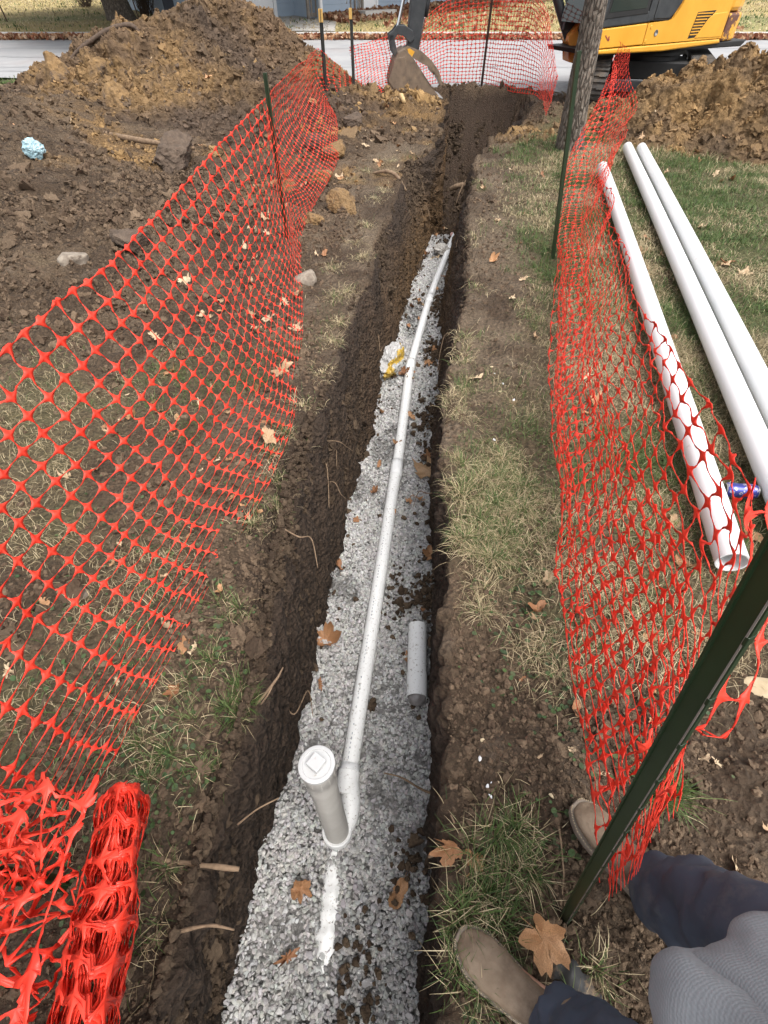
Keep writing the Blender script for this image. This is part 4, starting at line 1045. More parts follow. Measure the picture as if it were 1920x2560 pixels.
# older pipe mostly buried in the gravel in front of the cleanout
tag(tube('buried_pipe', [(-.215, .27, -.922), (-.21, .16, -.914), (-.222, .04, -.916), (-.225, -.06, -.926), (-.24, -.2, -.942)], [.038, .044, .047, .043, .040], M_pvc_dirty, None, k=40, n=60, lump=(.30, 30)), 'broken crust of white pipe nearly buried in gravel in front of the cleanout', 'buried pipe')
# short stub with a taped end
st = empty('stub_pipe', (.165, .90, -.835), 'short speckled white pipe stub with a grey taped mouth lying on the gravel', 'pipe stub')
st_d = Vector((.022, .40, .0)); st.rotation_euler = st_d.to_track_quat('Z', 'Y').to_euler(); Ls = st_d.length
lathe('barrel', [(.048, 0), (.0535, 0), (.0535, .115), (.051, .118), (.051, Ls), (.0005, Ls)], M_pvc_dirty, st, k=32)
V, F = I3; V = V * (1 + .16 * fbm(V[:, 0], V[:, 1], V[:, 2], f=1.6, o=3, s=5)[:, None]); 
o = poly_obj('tape_plug', V * np.array([.047, .047, .045]) + np.array([0, 0, .004]), [tuple(f) for f in F], mat_noise('grey_tape', (.17, .155, .15), (.30, .28, .27), 22, .35, .3, .004), st, True)
# three long spare lengths on the lawn at the right
def lawn_pipe(a, b_, label, r=.057):
    pts = np.linspace(a, b_, 30); 
    P2 = pts + np.array([0, 0, 1]) * (.012 * np.sin(np.linspace(0, 3.0, 30)))[:, None]
    V, F = tube_arrays(P2, r, 36, cap=False); n0 = len(V)
    Vi, Fi = tube_arrays(P2, r - .006, 36, cap=False)
    F = F + [(d + n0, c + n0, b2 + n0, a2 + n0) for (a2, b2, c, d) in Fi]; k = 36; last = (len(P2) - 1) * k
    for j in range(k):
        j2 = (j + 1) % k; F.append((j, n0 + j, n0 + j2, j2)); F.append((last + j, last + j2, n0 + last + j2, n0 + last + j))
    o = poly_obj('loose_pipe', np.vstack([V, Vi]), F, M_pvc_clean, None, True); m = o.modifiers.new('edge', 'EDGE_SPLIT'); m.split_angle = R(40)
    return tag(o, label, 'pipe', 'spare white pipes on the lawn')
lawn_pipe((1.335, 1.075, .085), (2.46, 6.50, .085), 'long white pipe whose open end points at the camera, the one nearest the netting')
lawn_pipe((1.62, 1.0, .075), (3.05, 7.42, .08), 'middle one of the three long white pipes on the lawn')
lawn_pipe((1.775, 1.0, .075), (3.21, 7.38, .08), 'outermost of the three long white pipes on the lawn')

# ------------------------------------------------------------------ fallen leaves (every one its own object)
def leaf_mesh(name, kind, curl, seed, mat):
    r = np.random.default_rng(seed); n = 46; a = np.linspace(0, 2 * math.pi, n, endpoint=False)
    if kind == 'maple':
        rad = .60 + .30 * np.abs(np.cos(2.5 * (a - math.pi / 2))) ** 2.2 + .035 * np.cos(17 * a + seed) + .035 * r.normal(size=n); rad *= 1 + .12 * np.sin(a + seed)
        rad *= 1 - .45 * np.exp(-((np.angle(np.exp(1j * (a + math.pi / 2)))) / .45) ** 2)
    elif kind == 'oak':
        rad = (.30 + .20 * np.abs(np.sin(a)) ** 2) * (1 + .42 * np.cos(9 * a)) + .28 * np.abs(np.sin(a)) ** 6
    else:
        rad = .34 + .30 * np.abs(np.sin(a)) ** 2 + .03 * r.normal(size=n)
    V = [(0, 0, 0)]; rings = [.35, .7, 1.0]
    for q in rings:
        V += [(q * rr * math.cos(t), q * rr * math.sin(t), 0) for rr, t in zip(rad, a)]
    V = np.array(V); F = [(0, 1 + i, 1 + (i + 1) % n) for i in range(n)]
    for k in range(2):
        b0 = 1 + k * n; b1 = b0 + n; F += [(b0 + i, b1 + i, b1 + (i + 1) % n, b0 + (i + 1) % n) for i in range(n)]
    x, y = V[:, 0], V[:, 1]; rr = np.hypot(x, y)
    z = curl * (rr ** 2) * (.6 + 1.3 * fbm(x, y, f=1.7, o=2, s=seed)) + .26 * fbm(x, y, f=2.6, o=3, s=seed + 5) + .5 * abs(curl) * np.abs(x + .2 * y) ** 1.5
    ridge = -.05 * np.cos(5 * (np.arctan2(y, x) - math.pi / 2)) * rr
    V[:, 2] = z + ridge - .03; V[:, 0] *= 1 - .2 * abs(curl); 
    # stalk
    b = len(V); st_ = [(0, -.15, .0), (.03, -.5, .05), (.06, -.9, .12)]
    for (sx, sy, sz) in st_: V = np.vstack([V, (sx - .012, sy, sz), (sx + .012, sy, sz), (sx, sy, sz + .02)])
    for k in range(2):
        for j in range(3): F.append((b + k * 3 + j, b + k * 3 + (j + 1) % 3, b + (k + 1) * 3 + (j + 1) % 3, b + (k + 1) * 3 + j))
    me = bpy.data.meshes.new(name); me.from_pydata([tuple(v) for v in V], [], F); me.update()
    for p in me.polygons: p.use_smooth = True
    me.materials.append(mat); return me
LV = {'brown': [leaf_mesh('leaf', k, c, s, M_leaf) for k, c, s in [('maple', .35, 1), ('maple', .8, 2), ('maple', -.5, 3), ('oak', .5, 4), ('plain', .9, 5), ('plain', .5, 6)]],
      'pale': [leaf_mesh('leaf', k, c, s, M_leaf_pale) for k, c, s in [('maple', .3, 11), ('maple', .7, 12), ('oak', .3, 13), ('oak', .6, 14), ('plain', .8, 15)]]}
def put_leaf(x, y, z, size, tone, label, group=None, idx=None, rz=None, tilt=.3):
    me = LV[tone][idx if idx is not None else rng.integers(0, len(LV[tone]))]
    o = bpy.data.objects.new('leaf', me); o.location = (x, y, z + .006 + size * .05)
    sx_ = rng.uniform(.68, 1.1); o.scale = (size * sx_, size, size * rng.uniform(.8, 1.6)); o.rotation_euler = (rng.normal(0, tilt), rng.normal(0, tilt), rng.uniform(0, 6.28) if rz is None else rz)
    link(o); return tag(o, label, 'leaf', group)
def fz1(x, y): return float(floor_z(np.array([y]))[0]) + .03
def g1(x, y): return float(np.ravel(surf_z(np.array([x]), np.array([y])))[0])
# the ones that stand out
put_leaf(.385, -.005, g1(.385, -.005) + .03, .075, 'brown', 'big curled rust brown leaf with a long stalk between the two boots', idx=1, rz=-2.3, tilt=.15)
put_leaf(.06, .13, fz1(0, .13), .085, 'brown', 'large tan brown leaf on the gravel, lowest at the right edge of the trench', idx=5, rz=2.6)
put_leaf(-.335, .14, fz1(0, .14), .062, 'brown', 'square reddish brown leaf on the gravel left of the buried pipe', idx=0, rz=.6)
put_leaf(-.36, -.06, fz1(0, -.06), .06, 'brown', 'torn lobed brown leaf on dirty gravel near the bottom of the trench', idx=3, rz=2.0)
put_leaf(.145, 1.10, fz1(0, 1.1), .085, 'brown', 'curled brown leaf resting against the left side of the pipe stub', idx=1, rz=.4)
put_leaf(.225, 1.42, fz1(0, 1.42), .05, 'brown', 'small brown leaf just above the far end of the pipe stub', idx=5)
put_leaf(-.32, 1.22, fz1(0, 1.22), .10, 'brown', 'crumpled brown leaf on gravel at the foot of the left wall, nearest the camera', idx=1, rz=1.0)
put_leaf(-.33, .98, fz1(0, .98), .04, 'brown', 'tiny dark brown leaf at the gravel edge by the left wall')
put_leaf(-.28, 1.72, fz1(0, 1.72), .085, 'brown', 'folded brown leaf on gravel by the left wall beyond the crumpled one', idx=4, rz=.2)
put_leaf(.30, 1.80, fz1(0, 1.8), .07, 'brown', 'flat orange brown leaf on gravel by the right trench wall', idx=0)
put_leaf(.33, 2.56, fz1(0, 2.56), .12, 'pale', 'pale pinkish curled leaf on dark soil at the right trench wall', idx=1)
put_leaf(-.80, .86, g1(-.8, .86), .07, 'pale', 'broad flat tan leaf under the left netting', idx=4, rz=.3)
put_leaf(-.58, 1.88, g1(-.58, 1.88) + .03, .075, 'pale', 'large pale orange leaf caught at the lower edge of the left netting', idx=0, rz=.5)
put_leaf(.93, .12, g1(.93, .12), .055, 'pale', 'pale yellow oak leaf on the dirt at the lower right edge', idx=2)
put_leaf(.62, .55, g1(.62, .55), .05, 'brown', 'orange brown leaf behind the slanting green post', idx=4)
put_leaf(.175, .175, g1(.2, .175), .05, 'brown', 'curled rust leaf at the right trench lip above the front boot', idx=1)
put_leaf(.235, .155, g1(.235, .155), .05, 'brown', 'crumpled brown leaf half in the grass tuft above the front boot', idx=2)
put_leaf(1.93, 4.0, g1(1.93, 4.0), .10, 'brown', 'bright tan leaf on the lawn right of the outermost pipe, nearest it', idx=5)
put_leaf(2.75, 4.05, g1(2.75, 4.05), .10, 'brown', 'orange tan leaf standing on edge on the lawn right of the pipes', idx=4)
put_leaf(-.80, 3.0, g1(-.8, 3.0), .09, 'pale', 'pale cream maple leaf showing through the left netting, the largest there', idx=0)
put_leaf(-.62, 3.05, g1(-.62, 3.05), .085, 'pale', 'white pink leaf lying by the lower edge of the left netting', idx=1)
put_leaf(1.56, 1.28, g1(1.56, 1.28), .07, 'brown', 'brown leaf lying under the crumpled blue can', idx=4)
ANCH = [(-.6, 3.78, 'near the round pale rock'), (-.42, 5.35, 'near the big clay lump'), (-.84, 4.6, 'by the short green post'), (-.86, 9.4, 'by the left black post'), (-.48, 9.8, 'by the right black post'), (1.37, 4.16, 'by the slim green post'), (2.4, 7.6, 'near the tree'), (3.1, 7.4, 'by the far ends of the pipes'), (2.4, 4.4, 'beside the outermost pipe, halfway along'), (1.7, 1.6, 'near the blue can'), (1.9, 2.6, 'beside the near part of the outermost pipe'), (3.4, 4.8, 'out on the open lawn'), (4.2, 6.6, 'near the foot of the right heap'), (1.35, 1.9, 'inside the right netting'), (.6, 1.5, 'among the straw grass right of the stub'), (.6, 2.5, 'near the white chips'), (.8, .3, 'by the grass clump right of the boots'), (.46, .05, 'at the foot of the slanting post'), (.55, .8, 'under the near end of the right netting'), (-.5, .6, 'by the twig on the left lip'), (-.9, .4, 'just beyond the orange bundle'), (-.75, 1.2, 'under the middle rows of the left netting'), (-1.3, 1.6, 'by the left frame edge'), (-.6, 2.0, 'at the bend of the left netting'), (-1.0, 3.0, 'behind the middle of the left netting'), (-1.4, 4.2, 'on the dark soil behind the netting'), (-2.4, 4.0, 'near the flat grey stone'), (-3.35, 5.65, 'near the blue wrapper'), (-2.35, 6.55, 'near the big dark clod'), (-.2, 6.6, 'on the clods past the clay lump'), (.3, 10.0, 'below the bucket'), (0, 2.2, 'beside the first pipe joint'), (.2, 3.2, 'beside the second pipe length'), (.1, 4.3, 'beyond the plastic bag'), (.45, 5.3, 'beside the third pipe joint'), (.7, 6.5, 'near the far tip of the pipe'), (.8, 8.0, 'in the deep pit')]
def leaf_words(size, me, x, y):
    k = list(LV['brown']).index(me) if me in LV['brown'] else list(LV['pale']).index(me)
    shp = ['lobed', 'curled lobed', 'cupped lobed', 'oak', 'curled', 'plain'][k] if me in LV['brown'] else ['lobed', 'curled lobed', 'oak', 'curled oak', 'curled'][k]
    w = 'tiny' if size < .03 else 'small' if size < .05 else 'medium' if size < .07 else 'large'
    a = min(ANCH, key=lambda q: (q[0] - x) ** 2 + (q[1] - y) ** 2)[2]
    return w + ' ' + ('brown' if me in LV['brown'] else 'pale') + ' ' + shp + ' leaf ' + a
def many(n, x0, x1, y0, y1, size, tone_p, label, group, where='g', powr=1.0):
    k = 0; tries = 0
    while k < n and tries < n * 20:
        tries += 1
        y = y0 + (y1 - y0) * rng.random() ** powr
        if where == 'f':
            a = rng.random() ** .6; a = a if rng.random() < .5 else 1 - a
            xl, xr = np.interp(y, BLy, BLx), np.interp(y, BRy, BRx); x = xl + (xr - xl) * (.06 + .88 * a); z = fz1(x, y) + .01
        else:
            x = rng.uniform(x0, x1)
            if in_trench(np.array([x]), np.array([y]), .03)[0]: continue
            z = g1(x, y)
        o = put_leaf(x, y, z, size * rng.uniform(.6, 1.3), 'pale' if rng.random() < tone_p else 'brown', label, group)
        o['label'] = leaf_words(o.scale[1], o.data, x, y)
        k += 1
many(34, 0, 0, 2.0, 7.3, .055, .15, 'small brown leaf on the gravel floor of the trench beyond the pipe stub', 'leaves on the gravel', 'f')
many(12, 0, 0, 7.4, 9.0, .06, .3, 'brown leaf on bare soil at the dark far end of the trench', 'leaves in the far pit', 'f')
many(60, 1.45, 6.0, 1.6, 7.2, .065, .6, 'tan leaf scattered on the lawn to the right of the netting', 'leaves on the lawn')
many(22, .5, 1.4, .9, 6.5, .05, .45, 'dry leaf on the strip between the trench and the right netting', 'leaves on the right bank')
many(22, .45, 1.3, -.05, 1.0, .026, .3, 'small dry leaf on the bare dirt around the near green post', 'leaves by the near post')
many(40, -1.5, -.55, .2, 2.4, .032, .5, 'small dry leaf in the grass under the left netting', 'leaves under the left netting')
many(40, -1.6, -.45, 2.4, 6.5, .07, .8, 'pale leaf on the soil behind the left netting', 'leaves behind the left netting')
many(26, -.6, .5, 5.5, 10.5, .06, .8, 'pale leaf on the clods left of the far trench', 'leaves on the clods')
many(18, -4.8, -1.5, 4.0, 9.5, .06, .8, 'pale leaf on the dark dirt slope at the left', 'leaves on the dirt slope')
many(14, 2.8, 6.0, 7.0, 8.2, .07, .7, 'tan leaf at the foot of the right clay heap', 'leaves by the clay heap')
# litter drifts: thousands of leaves in the gutter and against the house
def drift(name, n, fx, size, mat_cols):
    x, y, z = fx(n); m = len(x)
    V0 = np.array([(-.5, -.35, 0), (.1, -.5, .1), (.55, 0, .25), (.1, .5, .1), (-.5, .35, 0), (0, 0, -.08)]); F0 = np.array([(0, 1, 5), (1, 2, 5), (2, 3, 5), (3, 4, 5), (4, 0, 5)])
    s = size * rng.uniform(.6, 1.4, (m, 1)) * np.ones((1, 3)); c = mat_cols[rng.integers(0, len(mat_cols), m)] * rng.uniform(.75, 1.2, (m, 1))
    scatter_mesh(name, [(V0, F0)], np.stack([x, y, z], -1), s, c, M_grass)
LC = np.array([[.30, .13, .065], [.42, .24, .13], [.50, .34, .22], [.22, .08, .045]])
drift('gutter_leaves', 6500, lambda n: ((lambda x, y: (x, y, .05 + .06 * rng.random(n)))(rng.uniform(-20, 14, n), rng.normal(21.42, .14, n))), .11, LC)
HX = np.array([-.37, 27.04]); HD = np.array([5.92, 5.39]); HD = HD / np.linalg.norm(HD); HN = np.array([HD[1], -HD[0]])
def near_house(n):
    t = rng.uniform(-2.6, 12, n); d = np.abs(rng.normal(0, .5, n)) + .1
    x = HX[0] + HD[0] * t + HN[0] * d; y = HX[1] + HD[1] * t + HN[1] * d
    return x, y, ground_base(x, y) + .22 * np.exp(-d) * rng.random(n)
drift('wall_leaves', 8000, near_house, .14, LC * .85)
drift('lawn_leaves', 900, lambda n: (lambda x, y: (x, y, ground_base(x, y) + .05))(rng.uniform(0, 12, n), rng.uniform(22.2, 29, n)), .11, LC)

# ------------------------------------------------------------------ roots, twigs, branches
def root(name, pts, r, label, mat=M_root, cat='root', group=None):
    pts = np.array(pts, float)
    if name == 'root' and abs(pts[0][2]) < .12 and pts[0][1] < 2 and pts[0][2] > -.2:
        ok = ~in_trench(pts[:, 0], pts[:, 1], -.02); base_ = gz(pts[:, 0], pts[:, 1]); pts[:, 2] += np.where(ok, base_, base_[ok][-1] if ok.any() else 0)
    rr = [r, r * .95, r * .8, r * .55] if np.ndim(r) == 0 else r
    o = tube(name, pts, rr, mat, None, k=8, n=len(pts) * 6, lump=(.35, 30), s=len(pts))
    return tag(o, label, cat, group)
root('root', [(.90, 7.62, -.42), (1.02, 7.55, -.36), (1.18, 7.60, -.38), (1.36, 7.7, -.36)], [.028, .035, .034, .03], 'thick root spanning the far trench from wall to wall')
root('root', [(-.12, 6.55, .02), (.02, 6.5, .05), (.14, 6.45, .02), (.25, 6.35, -.10)], [.012, .018, .02, .012], 'bent root curling over the left lip of the far trench')
root('root', [(1.22, 7.3, -.12), (1.05, 7.1, -.16), (.95, 6.95, -.26), (.90, 6.9, -.40)], .009, 'thin forked root hanging from the right wall below the spanning root')
root('root', [(1.13, 6.75, -.2), (1.02, 6.6, -.28), (1.0, 6.6, -.44)], .011, 'short elbowed root sticking out of the right wall')
root('root', [(-.42, .24, -.03), (-.36, .27, .015), (-.30, .295, .03)], .0030, 'fine upright rootlet beside the broken root on the left lip', M_root)
root('root', [(-.60, .155, .005), (-.53, .150, .012), (-.46, .145, .008), (-.405, .14, .0)], [.005, .0075, .007, .006], 'thick broken root end jutting from the left lip, the upper of two')
root('root', [(-.56, .00, .0), (-.49, .015, .010), (-.44, .02, .006), (-.39, .012, -.02)], [.004, .0045, .004, .002], 'brown forked root lying on the left lip near the bottom edge')
root('root', [(-.46, .60, -.01), (-.42, .63, .02), (-.38, .68, .04), (-.36, .72, .05)], [.004, .006, .005, .003], 'curved twig sticking out of the left lip beside the grass tuft')
root('root', [(-.41, .58, -.03), (-.385, .60, .0), (-.37, .64, .0)], .003, 'thin wispy rootlet just under the curved twig')
root('root', [(.0, .55, -.80), (.08, .53, -.80), (.16, .48, -.77), (.24, .44, -.72)], [.003, .004, .005, .006], 'pale root crossing the gravel from the right wall near the cleanout')
root('root', [(.17, .30, -.02), (.19, .24, .01), (.21, .20, .0)], .0028, 'thin twig leaning on the right lip above the grass tuft')
root('root', [(.12, .16, -.02), (.15, .165, .005), (.19, .17, .01)], [.004, .004, .003, .002], 'short brown twig poking over the right lip')
root('root', [(.49, .24, .0), (.475, .19, .008), (.47, .12, .01), (.46, .08, .004)], .0028, 'thin twig on the dirt between the post foot and the farther boot')
for i in range(26):     # fine rootlets fringing the walls
    y = rng.uniform(.4, 7.2); left = rng.random() < .65
    z = -rng.uniform(.03, .55); xw = (np.interp(y, LLy, LLx) if left else np.interp(y, LRy, LRx)); xb = (np.interp(y, BLy, BLx) if left else np.interp(y, BRy, BRx))
    x = xw + (xb - xw) * min(1, -z / .9); s = 1 if left else -1; L = rng.uniform(.06, .20)
    p = [(x - s * .03, y, z), (x + s * L * .35, y + rng.normal(0, .04), z + rng.normal(-.01, .02)), (x + s * L * .6, y + rng.normal(0, .08), z - L * .35), (x + s * L * .75, y + rng.normal(0, .1), z - L * .8)]
    root('rootlet', p, .0022 + .0016 * rng.random(), 'fine pale rootlet hanging out of the trench wall', group='rootlets in the trench walls')
zl = lambda x, y: g1(x, y)
root('branch', [(-3.35, 9.4, .90), (-3.46, 9.38, 1.04), (-3.72, 9.35, 1.02), (-4.05, 9.3, .90), (-4.3, 9.25, .78), (-4.48, 9.2, .66)], [.012, .03, .028, .027, .02, .012], 'dark bent branch sticking out over the top of the left heap', M_root_dark, 'branch')
root('branch', [(-5.6, 8.75, .42), (-5.1, 8.3, .40), (-4.6, 7.9, .33), (-4.25, 7.6, .24)], [.03, .035, .03, .02], 'grey broken branch leaning on the dirt at the far left', M_root, 'branch')
root('branch', [(-3.3, 7.05, .30), (-2.9, 6.85, .28), (-2.5, 6.75, .25), (-2.15, 6.7, .22)], [.02, .03, .028, .02], 'pale broken branch lying on the dark dirt slope', M_root, 'branch')
tag(tube('wood_splinter', [(.28, 9.75, .18), (.26, 9.55, .28), (.30, 9.35, .24)], [.03, .045, .03], M_split, None, k=6, lump=(.3, 9)), 'split piece of pale wood standing in the clods below the bucket', 'wood piece')

# ------------------------------------------------------------------ stones and big clods
I4 = subdiv(*I3)
def lumpobj(name, x, y, z, s, mat, label, cat, seed, sub=I3, amp=.3, group=None):
    V, F = (I4 if name.startswith('clay') else sub)
    if name.startswith('clay') or name in ('rock', 'white_chip'):
        r_ = np.random.default_rng(seed); V = V * (1 + amp * .7 * fbm(V[:, 0], V[:, 1], V[:, 2], f=1.1, o=2, s=seed)[:, None])
        for q_ in range(9 if name == 'clay_slab' else 7):
            d_ = r_.normal(size=3); d_ /= np.linalg.norm(d_); h_ = r_.uniform(.50, .80); V = V - np.clip(V @ d_ - h_, 0, None)[:, None] * d_ * .94
        V = V * (1 + (.22 if name.startswith('clay') else .03) * fbm(V[:, 0], V[:, 1], V[:, 2], f=2.8, o=5, s=seed + 9, g=.68)[:, None]); V = V * 1.15; amp = 0
    V = V * (1 + amp * 1.4 * fbm(V[:, 0], V[:, 1], V[:, 2], f=1.3, o=4, s=seed)[:, None] + (.05 if amp == 0 else .10) * billow(V[:, 0], V[:, 1], V[:, 2], f=3.3, o=2, s=seed + 2)[:, None]) * np.array(s)
    o = poly_obj(name, V, [tuple(f) for f in F], mat, None, not name.startswith('clay')); o.location = (x, y, z + s[2] * .25); o.rotation_euler = (0, 0, seed)
    return tag(o, label, cat, group)
lumpobj('rock', -.60, 3.78, g1(-.60, 3.78), (.075, .085, .06), M_rock, 'round pale rock on the dirt between the left netting and the trench', 'rock', 3)
lumpobj('rock', -2.42, 4.0, g1(-2.42, 4.0), (.12, .09, .07), M_rock, 'flat grey stone on the dark dirt at the left', 'rock', 4)
lumpobj('rock', -1.15, .98, g1(-1.15, .98), (.03, .03, .015), M_rock, 'small dusty white stone under the left netting', 'rock', 5)
lumpobj('rock', 1.30, .62, g1(1.30, .62), (.075, .04, .03), M_paleRock, 'pale yellow stone on the dirt at the right edge beyond the post', 'rock', 6)
k = 0
for x, y, s, m_, lb in [(-.42, 5.35, .15, M_clump, 'large round clay lump, the biggest beside the left netting'), (-.66, 5.0, .09, M_clump, 'golden clay lump on the dirt just in front of the biggest lump'), (-.70, 6.3, .13, M_clump, 'golden clay lump next to the netting beyond the biggest lump'),
                     (-.60, 7.1, .14, M_clump, 'broad clay lump below the pair of black posts'), (-.85, 7.5, .13, M_darkclump, 'dark clay lump at the foot of the left black post'), (-1.02, 6.0, .10, M_clump, 'clay lump seen through the netting left of the golden ones'),
                     (-2.35, 6.55, .24, M_darkclump, 'big dark clod at the foot of the left heap'), (-2.1, 4.35, .14, M_darkclump, 'rounded brown clod on the dark dirt slope'), (-.45, 8.8, .13, M_darkclump, 'dark clod between the two black posts')]:
    k += 1; lumpobj('clay_lump', x, y, g1(x, y), (s, s * .9, s * .75), m_, lb, 'clay lump', 20 + k, amp=.4)
for x, y, z, s, lb in [(-4.35, 8.75, .42, (.30, .24, .30), 'jagged slab of yellow clay, the highest at the left end of the heap'), (-4.60, 8.35, .20, (.26, .26, .24), 'blocky yellow clay slab at the lower left corner of the heap'), (-3.95, 8.1, .15, (.30, .24, .24), 'cracked yellow clay slab in front of the other slabs'),
                    (-3.45, 8.35, .14, (.36, .28, .34), 'wide brown clay slab with an overhang at the left of the heap'), (-3.85, 8.95, .5, (.26, .22, .24), 'clay slab with roots near the bent branch')]:
    k += 1; o = lumpobj('clay_slab', x, y, z, s, M_clump, lb, 'clay slab', 40 + k, amp=.45)
# white lime chips on the bank
for i, (x, y) in enumerate([(.300, .45), (.288, .40), (.315, .335), (.335, .34), (.30, .325), (.305, .30), (.64, 2.55), (.655, 2.51), (.69, 2.40), (.66, 2.33), (.73, 2.26), (.56, 1.9), (.48, .30)]):
    lumpobj('white_chip', x, y, g1(x, y) + .001, (.010, .006, .004) if i > 5 else (.007, .0045, .003), M_paleRock if i % 3 == 0 else M_white, 'white stone chip on the right bank of the trench' if i > 5 else 'white chip on the dirt near the far boot', 'stone chip', 60 + i, sub=I2, amp=.3, group='white chips on the right bank' if i > 5 else 'white chips near the boots')

# ------------------------------------------------------------------ litter: bag, blue wrapper, can
V, F = I3; V2, F2 = subdiv(V, F); u = V2
rad = 1 + .34 * billow(u[:, 0], u[:, 1], u[:, 2], f=1.5, o=3, s=401, g=.6) + .15 * fbm(u[:, 0], u[:, 1], u[:, 2], f=4, o=2, s=402)
Vb = u * rad[:, None] * np.array([.105, .20, .13]); Vb[:, 2] = np.maximum(Vb[:, 2], -.05)
mB, nt, b = new_mat('bag_film')
n1 = noise_node(nt, 9, 4); tc = nt.nodes.new('ShaderNodeTexCoord'); sp = nt.nodes.new('ShaderNodeSeparateXYZ'); nt.links.new(tc.outputs['Object'], sp.inputs[0])
ad = nt.nodes.new('ShaderNodeMath'); ad.operation = 'MULTIPLY_ADD'; ad.inputs[1].default_value = 3.2; nt.links.new(sp.outputs[0], ad.inputs[0]); nt.links.new(n1.outputs[0], ad.inputs[2])
cc = ramp(nt, ad.outputs[0], [(.50, (.42, .41, .40)), (.60, (.38, .375, .36)), (.605, (.42, .27, .04)), (.80, (.46, .30, .05)), (.81, (.40, .40, .38))]).outputs[0]
nt.links.new(cc, b.inputs['Base Color']); b.inputs['Roughness'].default_value = .3; bump(nt, b, n1.outputs[0], .4, .01)
o = poly_obj('plastic_bag', Vb, [tuple(f) for f in F2], mB, None, False); o.location = (.055, 3.95, -.80); o.rotation_euler = (R(8), R(18), R(-18))
tag(o, 'crumpled white and yellow plastic bag against the left trench wall', 'plastic bag')
Vc = u * (1 + .5 * billow(u[:, 0], u[:, 1], u[:, 2], f=1.6, o=3, s=411)[:, None] * .6) * np.array([.11, .14, .07]); Vc[:, 2] = np.maximum(Vc[:, 2], -.03)
o = poly_obj('plastic_bag', Vc * .75, [tuple(f) for f in F2], M_conc, None, False); o.location = (.74, 6.62, -.82); tag(o, 'small crumpled white plastic bag beside the far tip of the drain pipe', 'plastic bag')
lumpobj('brick_piece', .93, 7.15, -.84, (.05, .035, .03), mat_noise('pink_brick', (.5, .27, .24), (.6, .36, .32), 20), 'pink brick fragment at the far tip of the drain pipe', 'brick', 77, amp=.2)
Vd = u * (1 + .45 * billow(u[:, 0], u[:, 1], u[:, 2], f=1.8, o=3, s=421)[:, None]) * np.array([.075, .065, .065])
o = poly_obj('wrapper', Vd, [tuple(f) for f in F2], M_bluewrap, None, False); o.location = (-3.35, 5.65, g1(-3.35, 5.65) + .05); tag(o, 'crumpled light blue wrapper on the dark dirt at the left', 'wrapper')
can = empty('drink_can', (1.60, 1.50, .04), 'crushed dark blue drink can lying between the white pipes at the right edge', 'drink can')
can.rotation_euler = (R(85), 0, R(78))
M_can, nt, b = new_mat('can_print'); n1 = noise_node(nt, 42, 2)
nt.links.new(ramp(nt, n1.outputs[0], [(.0, (.04, .045, .20)), (.56, (.05, .06, .26)), (.60, (.55, .50, .42)), (.66, (.07, .08, .3))]).outputs[0], b.inputs['Base Color']); b.inputs['Metallic'].default_value = .5; b.inputs['Roughness'].default_value = .3
ob = lathe('can_body', [(.030, -.062), (.033, -.054), (.0335, -.03), (.031, -.01), (.0335, .012), (.0335, .05), (.029, .060)], M_can, can, k=32)
lathe('can_end', [(.0295, -.0618), (.027, -.0655), (.024, -.060), (.0003, -.058)], M_steel, can, k=32)
lathe('can_lid', [(.029, .0595), (.0285, .064), (.026, .060), (.0003, .059)], M_steel, can, k=32)

# ------------------------------------------------------------------ person (standing, looking down at the trench)
person = empty('person', (.50, -.12, 0), 'person in navy trousers, brown boots and grey knit top standing right of the trench', 'person')
def skin_obj(name, verts, edges, rad, mat, parent, sub=2, root_i=0, fold=None):
    me = bpy.data.meshes.new(name); me.from_pydata(verts, edges, []); me.materials.append(mat)
    o = bpy.data.objects.new(name, me); link(o, parent); o.matrix_parent_inverse = Matrix.Translation(-parent.location)
    sk = o.modifiers.new('skin', 'SKIN'); sk.use_smooth_shade = True
    for i, sv in enumerate(me.skin_vertices[0].data):
        r_ = rad[i]; sv.radius = (r_, r_) if np.ndim(r_) == 0 else r_; sv.use_root = (i == root_i)
    sb = o.modifiers.new('smooth', 'SUBSURF'); sb.levels = sub; sb.render_levels = sub
    if fold:
        tx = bpy.data.textures.new(name + '_folds', 'CLOUDS'); tx.noise_scale = fold[0]; tx.noise_depth = 2
        s2 = o.modifiers.new('fine', 'SUBSURF'); s2.levels = 1; s2.render_levels = 1
        d = o.modifiers.new('folds', 'DISPLACE'); d.texture = tx; d.strength = fold[1]; d.texture_coords = 'GLOBAL'; d.mid_level = .5
    return o
hipL, hipR = (.66, -.24, .93), (.46, -.36, .93)
# body under the clothes, one continuous surface: pelvis, legs, spine, neck, head, arms, palms and fingers
bv = [(.56, -.30, .96), (.655, -.24, .90), (.665, .0, .52), (.665, .085, .10), (.575, .195, .045),
      (.465, -.36, .90), (.405, -.20, .52), (.365, -.13, .10), (.26, -.05, .045),
      (.54, -.34, 1.15), (.51, -.36, 1.38), (.49, -.35, 1.50), (.46, -.31, 1.58), (.455, -.31, 1.70),
      (.63, -.24, 1.40), (.70, -.26, 1.14), (.66, -.16, .94), (.40, -.48, 1.40), (.36, -.56, 1.14), (.34, -.48, .92)]
be = [(0, 1), (1, 2), (2, 3), (3, 4), (0, 5), (5, 6), (6, 7), (7, 8), (0, 9), (9, 10), (10, 11), (11, 12), (12, 13), (10, 14), (14, 15), (15, 16), (10, 17), (17, 18), (18, 19)]
brd = [.13, .085, .052, .038, .030, .085, .052, .038, .030, .12, .125, .055, .075, .085, .05, .042, .028, .05, .042, .028]
